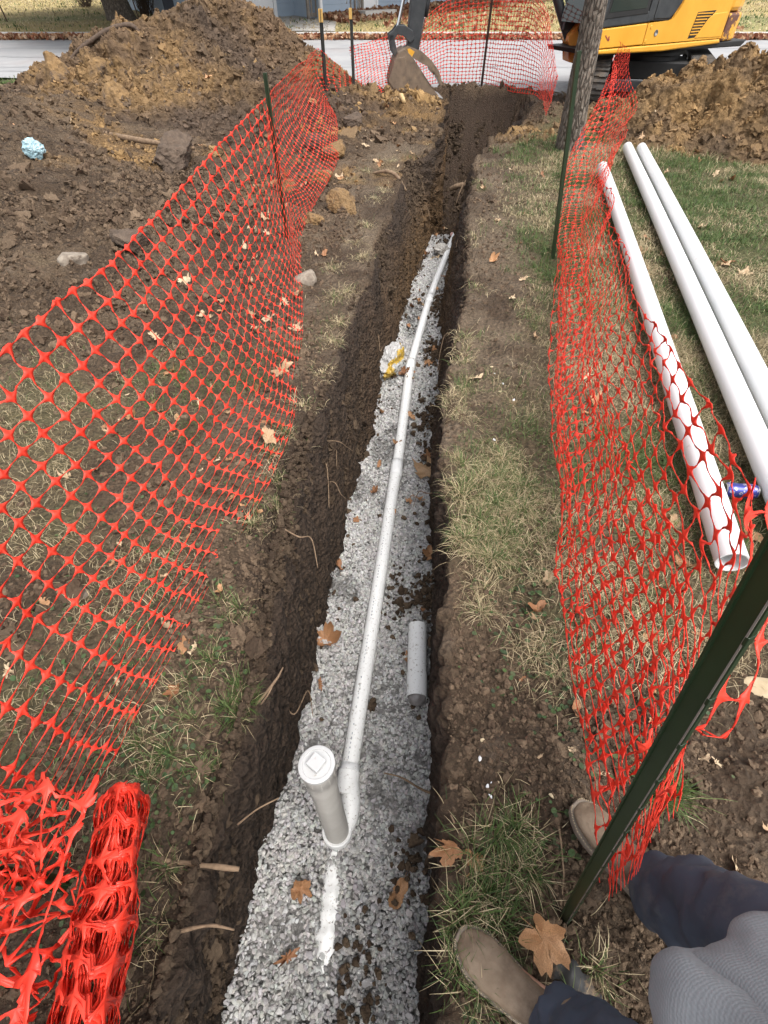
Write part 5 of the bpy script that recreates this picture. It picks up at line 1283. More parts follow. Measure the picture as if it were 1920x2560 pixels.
def add_hand(w, d):
    global bv, be, brd
    wi = w; wx, wy, wz = bv[w]; d = np.array(d, float); d /= np.linalg.norm(d); lat = np.cross(d, [0, 0, 1]); lat /= np.linalg.norm(lat); dn = np.cross(lat, d)
    p0 = np.array((wx, wy, wz)); b = len(bv); bv.append(tuple(p0 + d * .05)); be.append((wi, b)); brd.append((.030, .016))
    for q, (lo, L) in enumerate([(-.03, .065), (-.01, .078), (.011, .072), (.031, .056)]):
        k1 = p0 + d * .092 + lat * lo; k2 = k1 + d * L * .55 - dn * .012; k3 = k1 + d * L * .9 - dn * .035
        i = len(bv); bv += [tuple(k1), tuple(k2), tuple(k3)]; be += [(b, i), (i, i + 1), (i + 1, i + 2)]; brd += [.0095, .0085, .007]
    i = len(bv); bv += [tuple(p0 + d * .045 - lat * .045), tuple(p0 + d * .08 - lat * .058 - dn * .02)]; be += [(b, i), (i, i + 1)]; brd += [.011, .0085]
add_hand(16, (-.25, .5, -.8)); add_hand(19, (-.25, .5, -.8))
body = skin_obj('body', bv, be, brd, M_skin, person, sub=2)
# face details
face = Vector((.44, -.26, 1.655))
V, F = I2
poly_obj('hair', V * np.array([.098, .105, .085]) + np.array([.465, -.335, 1.735]), [tuple(f) for f in F], M_hair, person, True).matrix_parent_inverse = Matrix.Translation(-person.location)
for sx in (-1, 1):
    o = poly_obj('eye', V * .012 + np.array([.43 + sx * .027 * .8, -.232 + sx * .02, 1.665]), [tuple(f) for f in F], M_white, person, True); o.matrix_parent_inverse = Matrix.Translation(-person.location)
o = tube('nose', [(.415, -.232, 1.672), (.400, -.212, 1.645), (.408, -.222, 1.632)], [.007, .012, .008], M_skin, person, k=10); o.matrix_parent_inverse = Matrix.Translation(-person.location)
# trousers: one garment
tv = [(.56, -.28, .98), (.655, -.21, .88), (.665, -.04, .56), (.668, .0, .44), (.668, .055, .22), (.655, .098, .085), (.465, -.34, .88), (.405, -.20, .56), (.395, -.185, .44), (.375, -.155, .22), (.345, -.128, .095)]
te = [(0, 1), (1, 2), (2, 3), (3, 4), (4, 5), (0, 6), (6, 7), (7, 8), (8, 9), (9, 10)]
tr = [.145, .115, .104, .100, .094, .088, .11, .092, .086, .078, .070]
skin_obj('trousers', tv, te, tr, M_denim, person, sub=2, fold=(.07, .062))
# knit top: flared hem, sleeves
def knit_top():
    rings = []; k = 96
    prof = [(.835, .245, .255, 0.545, -.235), (.842, .25, .262, 0.543, -.235), (.90, .238, .245, 0.550, -.245), (1.0, .215, .215, 0.545, -.27), (1.12, .20, .185, .53, -.30), (1.28, .205, .165, .52, -.33), (1.40, .195, .135, .50, -.345), (1.47, .12, .10, .49, -.345), (1.50, .075, .075, .48, -.34)]
    V = []; F = []
    for i, (z, rx, ry, cx, cy) in enumerate(prof):
        for j in range(k):
            a = 2 * math.pi * j / k
            hem = max(0, 1 - (z - .83) / .3)
            wob = 1 + hem * (.055 * math.sin(5 * a + 1.0) + .03 * math.sin(11 * a)) 
            ca, sa = math.cos(a), math.sin(a); 
            sq = (abs(ca) ** 4 + abs(sa) ** 4) ** (-1 / 4) if hem > 0 else 1; sq = 1 + (sq - 1) * hem * .9
            V.append((cx + rx * wob * ca * sq, cy + ry * wob * sa * sq, z + hem * .035 * math.sin(2 * a + .6)))
    n = len(prof)
    for i in range(n - 1):
        for j in range(k): F.append((i * k + j, i * k + (j + 1) % k, (i + 1) * k + (j + 1) % k, (i + 1) * k + j))
    o = poly_obj('knit_top', V, F, M_knit, person, True); o.matrix_parent_inverse = Matrix.Translation(-person.location)
    s = o.modifiers.new('thick', 'SOLIDIFY'); s.thickness = .004; s.offset = -1
    b_ = o.modifiers.new('fine', 'SUBSURF'); b_.levels = 2; b_.render_levels = 2
    tx = bpy.data.textures.new('knit_folds', 'CLOUDS'); tx.noise_scale = .10; d = o.modifiers.new('folds', 'DISPLACE'); d.texture = tx; d.strength = .055; d.texture_coords = 'GLOBAL'
    return o
knit_top()
for a_, b_, c_ in (((.60, -.28, 1.40), (.70, -.26, 1.14), (.665, -.17, .97)), ((.42, -.44, 1.40), (.36, -.56, 1.14), (.34, -.49, .95))):
    o = tube('sleeve', [a_, ((a_[0] + b_[0]) / 2 + .01, (a_[1] + b_[1]) / 2, 1.28), b_, c_], [.085, .072, .058, .045], M_knit, person, k=20, n=24, lump=(.25, 14)); o.matrix_parent_inverse = Matrix.Translation(-person.location)
def boot(toe, ang, label=None):
    """foot loft along local +x (heel at 0, toe at .295)"""
    bt = []; k = 28
    sec = [(0.0, .020, .012, .055), (.008, .030, .03, .07), (.03, .036, .055, .10), (.07, .038, .07, .115), (.11, .037, .062, .105), (.15, .041, .048, .085), (.19, .046, .038, .070), (.225, .0475, .033, .062), (.255, .044, .029, .055), (.278, .034, .024, .046), (.291, .020, .018, .036), (.297, .006, .012, .025)]
    V = []; F = []
    for (x, w, hz, top_) in sec:
        for j in range(k):
            a = 2 * math.pi * j / k; ca, sa = math.cos(a), math.sin(a)
            zz = .022 + (top_ - .022) * (.5 + .5 * (abs(sa) ** .8) * (1 if sa > 0 else -1)) if True else 0
            ww = w * (abs(ca) ** .72) * (1 if ca > 0 else -1)
            V.append((x, ww + .006 * math.sin(x * 11), zz))
    n = len(sec)
    for i in range(n - 1):
        for j in range(k): F.append((i * k + j, (i + 1) * k + j, (i + 1) * k + (j + 1) % k, i * k + (j + 1) % k))
    F.append(tuple(range(k))); F.append(tuple((n - 1) * k + j for j in range(k - 1, -1, -1)))
    up = poly_obj('boot', V, F, M_boot, person, True)
    s = up.modifiers.new('s', 'SUBSURF'); s.levels = 3; s.render_levels = 3
    tx = bpy.data.textures.new('boot_creases', 'CLOUDS'); tx.noise_scale = .035; tx.noise_depth = 3; dd = up.modifiers.new('creases', 'DISPLACE'); dd.texture = tx; dd.strength = .009; dd.texture_coords = 'LOCAL'
    out = []
    for (x, w, *_r) in sec: out.append((x - (.004 if x < .02 else 0) + (.006 if x > .28 else 0), w + .0055))
    poly = [(x, y + .006 * math.sin(x * 11)) for x, y in out] + [(x, -y + .006 * math.sin(x * 11)) for x, y in out[::-1]]
    bm = bmesh.new(); a = [bm.verts.new((x, y, 0)) for x, y in poly]; b2 = [bm.verts.new((x, y, .026)) for x, y in poly]; m = len(poly)
    bm.faces.new(a[::-1]); bm.faces.new(b2)
    for i in range(m): bm.faces.new((a[i], a[(i + 1) % m], b2[(i + 1) % m], b2[i]))
    sole = bm_obj('sole', bm, M_sole, up, True, .004)
    sh = tube('boot_shaft', [(.055, .003, .07), (.052, .003, .13), (.050, 0, .22)], [.050, .052, .058], M_boot, up, k=24, n=12)
    bm = bmesh.new()
    for (x0, w0), (x1, w1) in zip(out[1:-1], out[2:]):
        for sgn in (1, -1):
            for q in range(4):
                t = q / 4; x = x0 + (x1 - x0) * t; y = (w0 + (w1 - w0) * t - .0025) * sgn + .006 * math.sin(x * 11); box(bm, (x, y, .0268), (.0035, .0014, .0016))
    bm_obj('welt_stitches', bm, M_paleRock, up, False)['kind'] = 'stuff'
    d = Vector((math.cos(ang), math.sin(ang), 0)); base = Vector(toe) - d * .297
    g0 = float(gz(base.x + d.x * .15, base.y + d.y * .15)[0])
    up.location = (base.x, base.y, g0 + .008); up.rotation_euler = (0, 0, ang); up.matrix_parent_inverse = Matrix.Translation(-person.location)
    return up
boot((.530, .272, 0), math.atan2(.80, -.60))
boot((.180, .000, 0), math.atan2(.60, -.80))
V, F = [], []
P3 = catmull([(.395, -.045, .045), (.43, -.065, .055), (.465, -.095, .045), (.49, -.13, .03)], 24)
for i, p in enumerate(P3):
    w = .022 + .004 * math.sin(i * .9); V += [(p[0] - .5 * w, p[1] - w, p[2] - .01), (p[0] + .5 * w, p[1] + w, p[2] + .006 * math.sin(i * .25))]
    if i: F.append((2 * i - 2, 2 * i - 1, 2 * i + 1, 2 * i))
o = poly_obj('plastic_strip', V, F, M_strip, None, True); sm_ = o.modifiers.new('t', 'SOLIDIFY'); sm_.thickness = .003
tag(o, 'muddy black plastic strip lying beside the front trouser cuff', 'plastic strip')

# ------------------------------------------------------------------ excavator
EC = Vector((4.19, 11.73, 0)); fa = math.atan2(-.43, -.90)
ex = empty('excavator', EC, 'yellow and black tracked excavator reaching its bucket to the head of the trench', 'excavator', rz=fa)
def side_panel(name, pts, y, t, mat, bevel=.012, parent=None):
    return prism(name, pts, y - t, y, mat, parent or ex, bevel)
# undercarriage (turned square to the body): tracks run along local y
def track(x0):
    w = .36; L = 1.25; r = .27; zc = .285
    pts = []
    for k in range(13): a = math.pi / 2 + math.pi * k / 12; pts.append((-L + r * math.cos(a), zc + r * math.sin(a)))
    for k in range(13): a = -math.pi / 2 + math.pi * k / 12; pts.append((L + r * math.cos(a), zc + r * math.sin(a)))
    M = Matrix.Rotation(R(90), 4, 'Z')
    bm = bmesh.new(); n = len(pts)
    inner = [(x * (1 - .035 / max(.3, abs(x)) ) if abs(x) > L else x, zc + (z - zc) * .86) for x, z in pts]
    vs = [[bm.verts.new((x, y, z)) for x, z in P_] for P_, y in ((pts, -w / 2), (pts, w / 2), (inner, w / 2), (inner, -w / 2))]
    for q in range(4):
        A, B = vs[q], vs[(q + 1) % 4]
        for i in range(n): bm.faces.new((A[i], A[(i + 1) % n], B[(i + 1) % n], B[i]))
    # grousers
    per = []
    for i in range(n):
        a, b_ = Vector((pts[i][0], pts[i][1])), Vector((pts[(i + 1) % n][0], pts[(i + 1) % n][1])); m = max(1, int((b_ - a).length / .085))
        for q in range(m): per.append((a + (b_ - a) * (q / m), math.atan2((b_ - a).y, (b_ - a).x)))
    for i, (p, an) in enumerate(per[::1]):
        box(bm, (p.x, 0, p.y), (.035, w * .98, .045), ry=-an)
        box(bm, (p.x, w * .28 * (1 if i % 2 else -1), p.y), (.06, w * .30, .05), ry=-an)
    bm.transform(M)
    t = bm_obj('track', bm, M_rubber, ex, False); t.location = (x0, 0, 0)
    fr = prism('track_frame', [(-L, .16), (L, .16), (L, .40), (.5, .44), (-.5, .44), (-L, .40)], -w * .36, w * .36, M_dark, t, .02, M=M)
    for s in (-1, 1):
        o = lathe('wheel', [(.0005, -.13), (.06, -.135), (.065, -.11), (.20, -.10), (.225, -.06), (.225, .06), (.20, .10), (.065, .11), (.06, .135), (.0005, .13)], M_dark, t, (0, s * L, zc), 28, (1, 0, 0))
    for q in range(4): lathe('roller', [(.0005, -.12), (.075, -.12), (.075, .12), (.0005, .12)], M_dark, t, (0, -.72 + .48 * q, .12), 18, (1, 0, 0))
    return t
EXM = Matrix.Translation(EC) @ Matrix.Rotation(fa, 4, 'Z')
UM = EXM.inverted() @ Matrix.Translation((4.65, 11.5, 0)) @ Matrix.Rotation(math.atan2(.33, -.94), 4, 'Z')
under_parts = [track(.80), track(-.80)]
bm = bmesh.new(); box(bm, (0, 0, .40), (1.2, .95, .24)); box(bm, (.50, .34, .34), (.50, .22, .20), ry=R(12)); box(bm, (-.50, .34, .34), (.50, .22, .20), ry=-R(12)); box(bm, (.50, -.34, .34), (.50, .22, .20), ry=R(12)); box(bm, (-.50, -.34, .34), (.50, .22, .20), ry=-R(12))
under_parts.append(bm_obj('undercarriage', bm, M_black, ex, False, .02))
under_parts.append(lathe('slew_ring', [(.0005, .50), (.46, .50), (.46, .58), (.52, .59), (.52, .66), (.0005, .66)], M_black, ex, k=40))
bm = bmesh.new(); box(bm, (0, 1.15, .30), (1.1, .05, .10)); box(bm, (-.3, .95, .30), (.09, .5, .09)); box(bm, (.3, .95, .30), (.09, .5, .09))
under_parts.append(bm_obj('blade_arm', bm, M_dark, ex, False, .01))
for o in under_parts: o.matrix_parent_inverse = UM
# body floor, hood and panels
prism('body_floor', [(1.60, .72), (1.55, .66), (-1.70, .66), (-1.80, .74)], -.1, 1.02, M_black, ex, .015)
prism('lower_skirt', [(1.63, .685), (1.63, .735), (-1.06, .775), (-1.10, .72), (.2, .67)], 1.0, 1.055, M_yellow, ex, .018)
side_panel('front_panel', [(1.62, .742), (1.63, .955), (.662, 1.0), (.655, .762)], 1.052, .10, M_yellow)
side_panel('door_panel', [(.645, .762), (.652, 1.0), (.22, 1.02), (.15, 1.05), (.06, 1.17), (-.12, 1.50), (-.22, 1.64), (-.30, 1.68), (-1.03, 1.70), (-1.03, 1.62), (-1.075, .782)], 1.052, .10, M_yellow)
side_panel('vent_recess', [(-.45, .80), (-.62, 1.02), (-.72, 1.075), (-1.0, 1.09), (-1.055, .80)], 1.058, .03, M_yellow, .006)
prism('vent_back', [(-.30, .80), (-.34, 1.10), (-.74, 1.115), (-.60, 1.03), (-.45, .81)], 1.045, 1.0535, M_black, ex)
for q in range(8):
    z = .845 + q * .034; x0 = -.31 - (z - .8) * .12; x1 = -.455 - (z - .8) * .62 - (.05 if q > 5 else 0)
    prism('vent_slat', [(x0, z - .007), (x0, z + .007), (x1, z + .009), (x1, z - .005)], 1.045, 1.060, M_yellow, ex)
lathe('lock_ring', [(.0005, 0), (.012, 0), (.022, .006), (.036, .006), (.036, -.01)], M_steel, ex, (.44, 1.055, .89), 24, (0, 1, 0))
for x, z in ((.60, .955), (.635, .80)): lathe('panel_cap', [(.0005, .004), (.018, .004), (.022, -.002)], M_yellow, ex, (x - .03, 1.054, z), 18, (0, 1, 0))
bm = bmesh.new(); box(bm, (1.42, 1.054, .86), (.10, .004, .012), ry=R(-38)); box(bm, (1.38, 1.054, .855), (.02, .004, .05), ry=R(20)); bm_obj('red_mark', bm, M_red, ex, False)
# counterweight: curved plan, wraps the tail
cw = []
for k in range(15): a = R(90) - R(180) * k / 14; cw.append((-1.10 - .80 * math.cos(a) ** .8 if math.cos(a) > 0 else -1.10, 1.05 * math.sin(a)))
def plan_solid(name, plan, z0, z1, mat, parent, bevel=.03, inset=0):
    bm = bmesh.new(); a = [bm.verts.new((x, y, z0)) for x, y in plan]; b_ = [bm.verts.new((x * (1 - inset) , y * (1 - inset), z1)) for x, y in plan]; n = len(plan)
    bm.faces.new(a); bm.faces.new(b_[::-1])
    for i in range(n): bm.faces.new((a[i], a[(i + 1) % n], b_[(i + 1) % n], b_[i]))
    return bm_obj(name, bm, mat, parent, True, bevel)
plan_solid('counterweight', cw, .74, 1.075, M_yellow_worn, ex)
cw2 = [(x * (.985 if x < -1.2 else 1), y * .975) for x, y in cw]
plan_solid('engine_hood', cw2, 1.082, 1.62, M_yellow, ex, .06)
prism('hood_top', [(-.15, 1.0), (-.15, 1.60), (-1.10, 1.62), (-1.10, 1.0)], -1.02, .94, M_yellow, ex, .05)
prism('far_floor', [(.35, .72), (.3, .66), (-1.70, .66), (-1.80, .74)], -1.02, -.1, M_black, ex, .015)
prism('right_side', [(.35, .74), (.33, 1.15), (.1, 1.35), (-1.1, 1.35), (-1.1, .74)], -1.03, -.25, M_yellow, ex, .04)
# cab
side_panel('cab_lower', [(1.63, .965), (1.63, 1.075), (1.60, 1.10), (.66, 1.135), (.60, 1.10), (.62, 1.012)], 1.045, .10, M_dark)
prism('cab_pillar', [(.70, 1.012), (.70, 2.55), (.60, 2.55), (.575, 1.03)], .97, 1.048, M_dark, ex, .008)
prism('front_pillar', [(1.62, 1.05), (1.36, 2.55), (1.27, 2.55), (1.52, 1.05)], .97, 1.048, M_dark, ex, .008)
prism('window_seal', [(1.545, 1.062), (1.36, 2.45), (.735, 2.45), (.722, 1.105)], 1.03, 1.052, M_black, ex, .006)
prism('window_glass', [(1.49, 1.13), (1.33, 2.36), (.80, 2.36), (.79, 1.165)], 1.045, 1.056, M_glass, ex)
prism('quarter_glass', [(.56, 1.045), (.56, 1.9), (-.20, 1.72), (-.06, 1.42), (.12, 1.12), (.24, 1.045)], 1.02, 1.047, M_dark, ex, .006)
prism('quarter_seal', [(.60, 1.022), (.60, 2.4), (.50, 2.4), (-.26, 1.75), (-.10, 1.40), (.09, 1.09), (.22, 1.022)], .99, 1.038, M_black, ex, .004)
prism('cab_roof', [(1.40, 2.52), (1.36, 2.62), (-.05, 2.62), (-.1, 2.52)], .05, 1.07, M_yellow, ex, .03)
prism('cab_back', [(-.15, 1.2), (-.1, 2.52), (-.04, 2.52), (-.05, 1.2)], .06, 1.03, M_dark, ex)
prism('cab_inner_side', [(1.5, .9), (1.36, 2.52), (-.1, 2.52), (-.1, .9)], .08, .13, M_dark, ex)
prism('windscreen', [(1.58, 1.0), (1.38, 2.5), (1.36, 2.5), (1.56, 1.0)], .12, 1.0, M_glass, ex)
prism('seat', [(.9, 1.1), (.9, 1.3), (.45, 1.32), (.35, 1.9), (.22, 1.9), (.30, 1.1)], .35, .8, M_black, ex, .03)
# boom, stick and bucket in a vertical plane swung slightly from the body
P0 = Vector((3.1, 11.1, 0)); bd = Vector((-2.5, -.2, 0)).normalized(); bl_ = Vector((-bd.y, bd.x, 0))
BM = Matrix(((bd.x, bl_.x, 0, P0.x), (bd.y, bl_.y, 0, P0.y), (0, 0, 1, 0), (0, 0, 0, 1)))
EXM = Matrix.Translation(EC) @ Matrix.Rotation(fa, 4, 'Z')
def arm_part(name, pts, y0, y1, mat, bevel=.01, parent=None):
    o = prism(name, pts, y0, y1, mat, None, bevel, M=BM)
    o.parent = parent or ex
    o.matrix_parent_inverse = EXM.inverted()
    return o
def arm_tube(name, pts, r, mat, y=0.0, parent=None, k=16):
    W = [BM @ Vector((x, y, z)) for x, z in pts]
    o = tube(name, [tuple(w) for w in W], r, mat, None, k=k); o.parent = parent or ex; o.matrix_parent_inverse = EXM.inverted(); return o
arm_part('swing_bracket', [(-.55, 1.15), (-.10, 1.16), (.0, .98), (.13, .84), (.12, .76), (.05, .70), (.04, .52), (-.06, .50), (-.13, .66), (-.16, .80), (-.55, .74)], -.16, .16, M_orange_paint, .025)
arm_part('bracket_lug', [(.13, .84), (.12, .76), (.05, .70), (.03, .52), (-.05, .51), (-.10, .66), (-.06, .80), (.02, .92)], .16, .20, M_orange_paint, .012)
arm_part('boom', [(-.28, 1.02), (-.12, 1.06), (.15, 1.6), (.55, 2.65), (1.05, 3.25), (2.40, 3.02), (2.42, 2.84), (1.25, 2.82), (.85, 2.4), (.45, 1.6), (.10, 1.05), (-.12, .90), (-.28, .92)], -.13, .13, M_dark, .015)
arm_tube('boom_cylinder', [(.06, .80), (.25, 1.06), (.72, 1.75)], .072, M_dark, .0)
arm_tube('boom_rod', [(.70, 1.72), (1.05, 2.35)], .036, M_chrome, 0)
arm_tube('hydraulic_hose', [(.0, .80), (-.02, 1.0), (.12, 1.2), (.08, 1.5), (.3, 1.9)], .014, M_black, .15)
arm_tube('hydraulic_hose', [(-.08, .86), (-.05, 1.05), (-.02, 1.35), (.1, 1.7)], .014, M_black, .19)
arm_part('stick', [(2.28, 3.10), (2.52, 3.12), (2.60, 2.0), (2.70, 1.23), (2.745, .68), (2.68, .60), (2.58, .62), (2.53, .80), (2.455, 1.23), (2.30, 2.3), (2.20, 2.95)], -.10, .10, M_dark, .012)
arm_tube('bucket_cylinder', [(2.60, 2.75), (2.79, 1.28)], .048, M_bucket, 0)
arm_tube('bucket_rod', [(2.79, 1.30), (2.90, .90)], .026, M_chrome, 0)
arm_tube('thumb_cylinder', [(2.24, 2.3), (2.46, 1.05)], .042, M_dark, 0)
arm_tube('thumb_rod', [(2.46, 1.08), (2.56, .66)], .022, M_chrome, 0)
for s in (-.13, .10):
    arm_part('bucket_link', [(2.98, .90), (3.05, .86), (3.03, .78), (2.96, .80), (2.90, .86), (2.80, .84), (2.70, .76), (2.64, .80), (2.66, .90), (2.78, .96), (2.90, .97)], s, s + .03, M_dark, .006)
    arm_part('tipping_link', [(3.04, .86), (2.97, .86), (2.90, .66), (2.94, .60), (3.00, .66)], s, s + .03, M_dark, .006)
bk = arm_part('bucket', [(2.80, .705), (2.90, .66), (2.97, .55), (3.045, .33), (3.01, .15), (2.80, .055), (2.21, .115), (2.42, .30), (2.58, .50), (2.66, .60)], -.30, -.275, M_bucket, .004)
arm_part('bucket_cheek', [(2.80, .705), (2.90, .66), (2.97, .55), (3.045, .33), (3.01, .15), (2.80, .055), (2.21, .115), (2.42, .30), (2.58, .50), (2.66, .60)], .275, .30, M_bucket, .004, parent=None)
outer = [(2.80, .705), (2.90, .66), (2.97, .55), (3.045, .33), (3.01, .15), (2.80, .055), (2.21, .115)]
innr = [(x - .018 * (1 if x > 2.5 else 0), z + (.022 if z < .3 else -.004)) for x, z in outer[::-1]]
arm_part('bucket_shell', outer + innr, -.275, .275, M_bucket, .003)
for q in range(5): arm_part('tooth', [(2.32, .13), (2.13, .085), (2.13, .10), (2.32, .165)], -.28 + q * .125, -.22 + q * .125, M_steel, .004)
arm_part('wear_plate', [(2.94, .60), (3.06, .33), (2.9, .15), (2.72, .30), (2.80, .62)], .30, .312, M_bucket, .004)
for s in (-.12, .09):
    arm_part('thumb', [(2.80, .70), (2.74, .73), (2.50, .66), (2.33, .55), (2.20, .42), (2.12, .25), (2.15, .22), (2.20, .30), (2.23, .36), (2.25, .33), (2.27, .40), (2.29, .37), (2.32, .44), (2.34, .41), (2.38, .48), (2.5, .52), (2.72, .62)], s, s + .03, M_bucket if s > 0 else M_steel, .004)
arm_part('thumb_mark', [(2.74, .69), (2.70, .70), (2.62, .66), (2.66, .60), (2.71, .62)], .121, .124, M_yellow, 0)
arm_tube('pin', [(2.80, .66), (2.801, .66)], .04, M_steel, .0)
bpy.data.objects.remove(bpy.data.objects['pin'])

# ------------------------------------------------------------------ trees
def trunk(name, pts, rad, seed, parent):
    P2 = catmull(pts, 90); rad = np.interp(np.linspace(0, 1, 90), np.linspace(0, 1, len(rad)), rad)
    V, F = tube_arrays(P2, rad, 56, True)
    C0 = np.vstack([np.repeat(P2, 56, axis=0), P2[0], P2[-1]])
    a = np.arctan2(V[:, 1] - C0[:, 1], V[:, 0] - C0[:, 0])
    rp = 1 + .045 * billow(a * 3.2, V[:, 2] * 2.5, f=1.6, o=3, s=seed) + .05 * fbm(np.cos(a), np.sin(a), V[:, 2] * .6, f=1.5, o=2, s=seed)
    V = C0 + (V - C0) * rp[:, None]
    return poly_obj(name, V, F, M_bark, parent, True)
def bare_tree(name, label, base, pts, rad, seed, limbs, z0=2.4):
    e = empty(name, base, label, 'tree'); inv = Matrix.Translation(-Vector(base))
    o = trunk('trunk', pts, rad, seed, e); o.matrix_parent_inverse = inv
    r = np.random.default_rng(seed); V, F, n0 = [], [], 0
    for i in range(limbs):
        t = r.uniform(.45, 1.0); p = catmull(pts, 50)[int(t * 49)]; a = r.uniform(0, 6.28); L = r.uniform(1.2, 2.6)
        if p[2] < 3.0: p = catmull(pts, 50)[-6]
        d = np.array([math.cos(a), math.sin(a), r.uniform(.3, 1.0)])
        if d[1] < 0 and p[2] < 4: d[1] *= .4
        q = [p, p + d * L * .4, p + d * L * .75 + r.normal(0, .15, 3), p + d * L + r.normal(0, .3, 3)]
        rr = rad[-1] * .5
        v, f = tube_arrays(catmull(q, 12), np.linspace(rr, rr * .2, 12), 7); V.append(v); F += [tuple(j + n0 for j in ff) for ff in f]; n0 += len(v)
        for k in range(4):
            s_ = q[1 + k % 3]; d2 = d + r.normal(0, .6, 3); q2 = [s_, s_ + d2 * L * .25, s_ + d2 * L * .5 + r.normal(0, .1, 3)]
            v, f = tube_arrays(catmull(q2, 6), np.linspace(rr * .35, rr * .08, 6), 5); V.append(v); F += [tuple(j + n0 for j in ff) for ff in f]; n0 += len(v)
    o = poly_obj('crown', np.concatenate(V), F, M_bark, e, True); o.matrix_parent_inverse = inv
    return e
bare_tree('tree', 'grey barked slim tree with the netting tied round it, right of the trench', (2.42, 7.65, 0), [(2.42, 7.70, -.15), (2.40, 7.68, .05), (2.36, 7.66, .5), (2.33, 7.64, 1.0), (2.30, 7.62, 1.5), (2.28, 7.6, 3.2), (2.3, 7.6, 5.5)], [.215, .175, .140, .125, .118, .10, .06], 31, 16)
bare_tree('tree', 'thick pale trunked tree across the road behind the left dirt heap', (-9.9, 25.6, .25), [(-9.65, 25.4, .0), (-9.72, 25.4, .5), (-9.85, 25.4, 1.3), (-9.95, 25.4, 2.6), (-10, 25.4, 6)], [.58, .46, .40, .38, .2], 32, 12)

# ------------------------------------------------------------------ house and the yard across the road
def hz(x, y): return float(ground_base(np.array([x]), np.array([y]))[0])
hrot = math.atan2(HD[1], HD[0])
house = empty('house', (HX[0], HX[1], hz(*HX)), 'blue clapboard house with a white garage door and a white framed door across the road', 'house', rz=hrot)
def hbox(name, c, s, mat, bevel=0, parent=None, rx=0, ry=0):
    bm = bmesh.new(); box(bm, c, s, rx=rx, ry=ry); return bm_obj(name, bm, mat, parent or house, False, bevel)
# local: x along the wall, -y towards the road
bm = bmesh.new(); box(bm, (5.0, 4.0, 1.5), (15.2, 7.9, 3.2))
for k in range(16):
    z = .25 + k * .185
    box(bm, (5.0, .0 - .012, z), (15.3, .035, .178), rx=R(6))
bm_obj('wall', bm, M_siding, house, False)
hbox('foundation', (5.0, .02, .0), (15.25, .16, .30), M_conc)
for x in (-2.62, 1.78, 12.6): hbox('corner_board', (x, -.03, 1.6), (.10, .10, 3.2), M_white)
g_ = empty  # garage wing stands back to the left
bm = bmesh.new(); box(bm, (-4.4, 5.2, 1.5), (3.7, 7.0, 3.2))
for k in range(16): box(bm, (-4.4, 1.69, .25 + k * .185), (3.72, .035, .178), rx=R(6))
bm_obj('garage_wall', bm, M_siding, house, False)
gd = hbox('garage_door', (-4.75, 1.64, 1.12), (2.35, .06, 2.3), M_white)
bm = bmesh.new()
for i in range(4):
    for j in range(5): box(bm, (-5.68 + .465 * i, 1.60, .28 + j * .45), (.38, .03, .32))
bm_obj('door_panel_relief', bm, M_white, gd, False, .012)['kind'] = 'stuff'
hbox('garage_trim', (-3.50, 1.62, 1.2), (.12, .10, 2.4), M_white); hbox('garage_trim', (-6.0, 1.62, 1.2), (.12, .10, 2.4), M_white)
hbox('garage_foundation', (-6.1, 1.66, .02), (.5, .12, .34), M_conc)
dr = hbox('door', (-.40, -.05, 1.22), (1.02, .06, 2.2), M_white, .008)
hbox('pane', (-.40, -.085, 1.45), (.62, .02, 1.5), M_red, parent=dr)
for s in (-.46, .46): hbox('door_trim', (-.40 + s, -.07, 1.2), (.10, .08, 2.3), M_white)
hbox('step', (-.4, -.45, .06), (1.6, .8, .22), M_conc, .01)
roof = prism('roof', [(-3.2, 3.1), (4, 5.2), (4.1, 5.1), (9.2, 3.0), (9.2, 2.95), (-3.2, 2.98)], -6.5, 12.9, M_roof, None, 0, M=Matrix.Rotation(R(90), 4, 'Z')); 
roof.parent = house; roof.rotation_euler = (0, 0, 0)
# picket screen and other bits beside the wall
sc_ = empty('picket_fence', (-1.8, 25.9, hz(-1.8, 25.9)), 'grey wooden picket screen between the garage and the door', 'fence', rz=hrot - R(12))
bm = bmesh.new(); box(bm, (0, 0, .12), (2.2, .05, .10)); box(bm, (0, 0, 1.0), (2.2, .05, .10)); bm_obj('rail', bm, M_wood, sc_, False)
for k in range(12):
    bm = bmesh.new(); box(bm, (-1.0 + k * .18, -.04, .60), (.055, .03, 1.1)); bm_obj('picket', bm, M_wood, sc_, False)
for x in (-1.12, 1.12):
    bm = bmesh.new(); box(bm, (x, 0, .6), (.10, .10, 1.4)); bm_obj('post', bm, M_wood, sc_, False, .005)
def sp(px, y): return px
bf = empty('board_fence', (-6.2, 26.3, hz(-6.2, 26.3)), 'weathered grey board fence panel left of the white garage door', 'fence', rz=R(20))
for k in range(9):
    bm = bmesh.new(); box(bm, (-.62 + k * .155, 0, .75), (.14, .025, 1.7)); bm_obj('board', bm, M_wood, bf, False, .004)
bm = bmesh.new(); box(bm, (0, .04, .4), (1.5, .05, .08)); box(bm, (0, .04, 1.2), (1.5, .05, .08)); bm_obj('rail', bm, M_wood, bf, False)
lumpobj('rock', -5.45, 25.6, hz(-5.45, 25.6), (.42, .3, .22), M_conc, 'low grey stone tub in front of the board fence', 'rock', 88, amp=.15)
bn = empty('wheelie_bin', (-7.9, 26.2, hz(-7.9, 26.2)), 'dark blue wheeled bin behind the top of the dirt heap', 'bin', rz=R(8))
prism('bin_body', [(-.30, .06), (.30, .06), (.36, 1.05), (-.36, 1.05)], -.32, .32, M_bin, bn, .03)
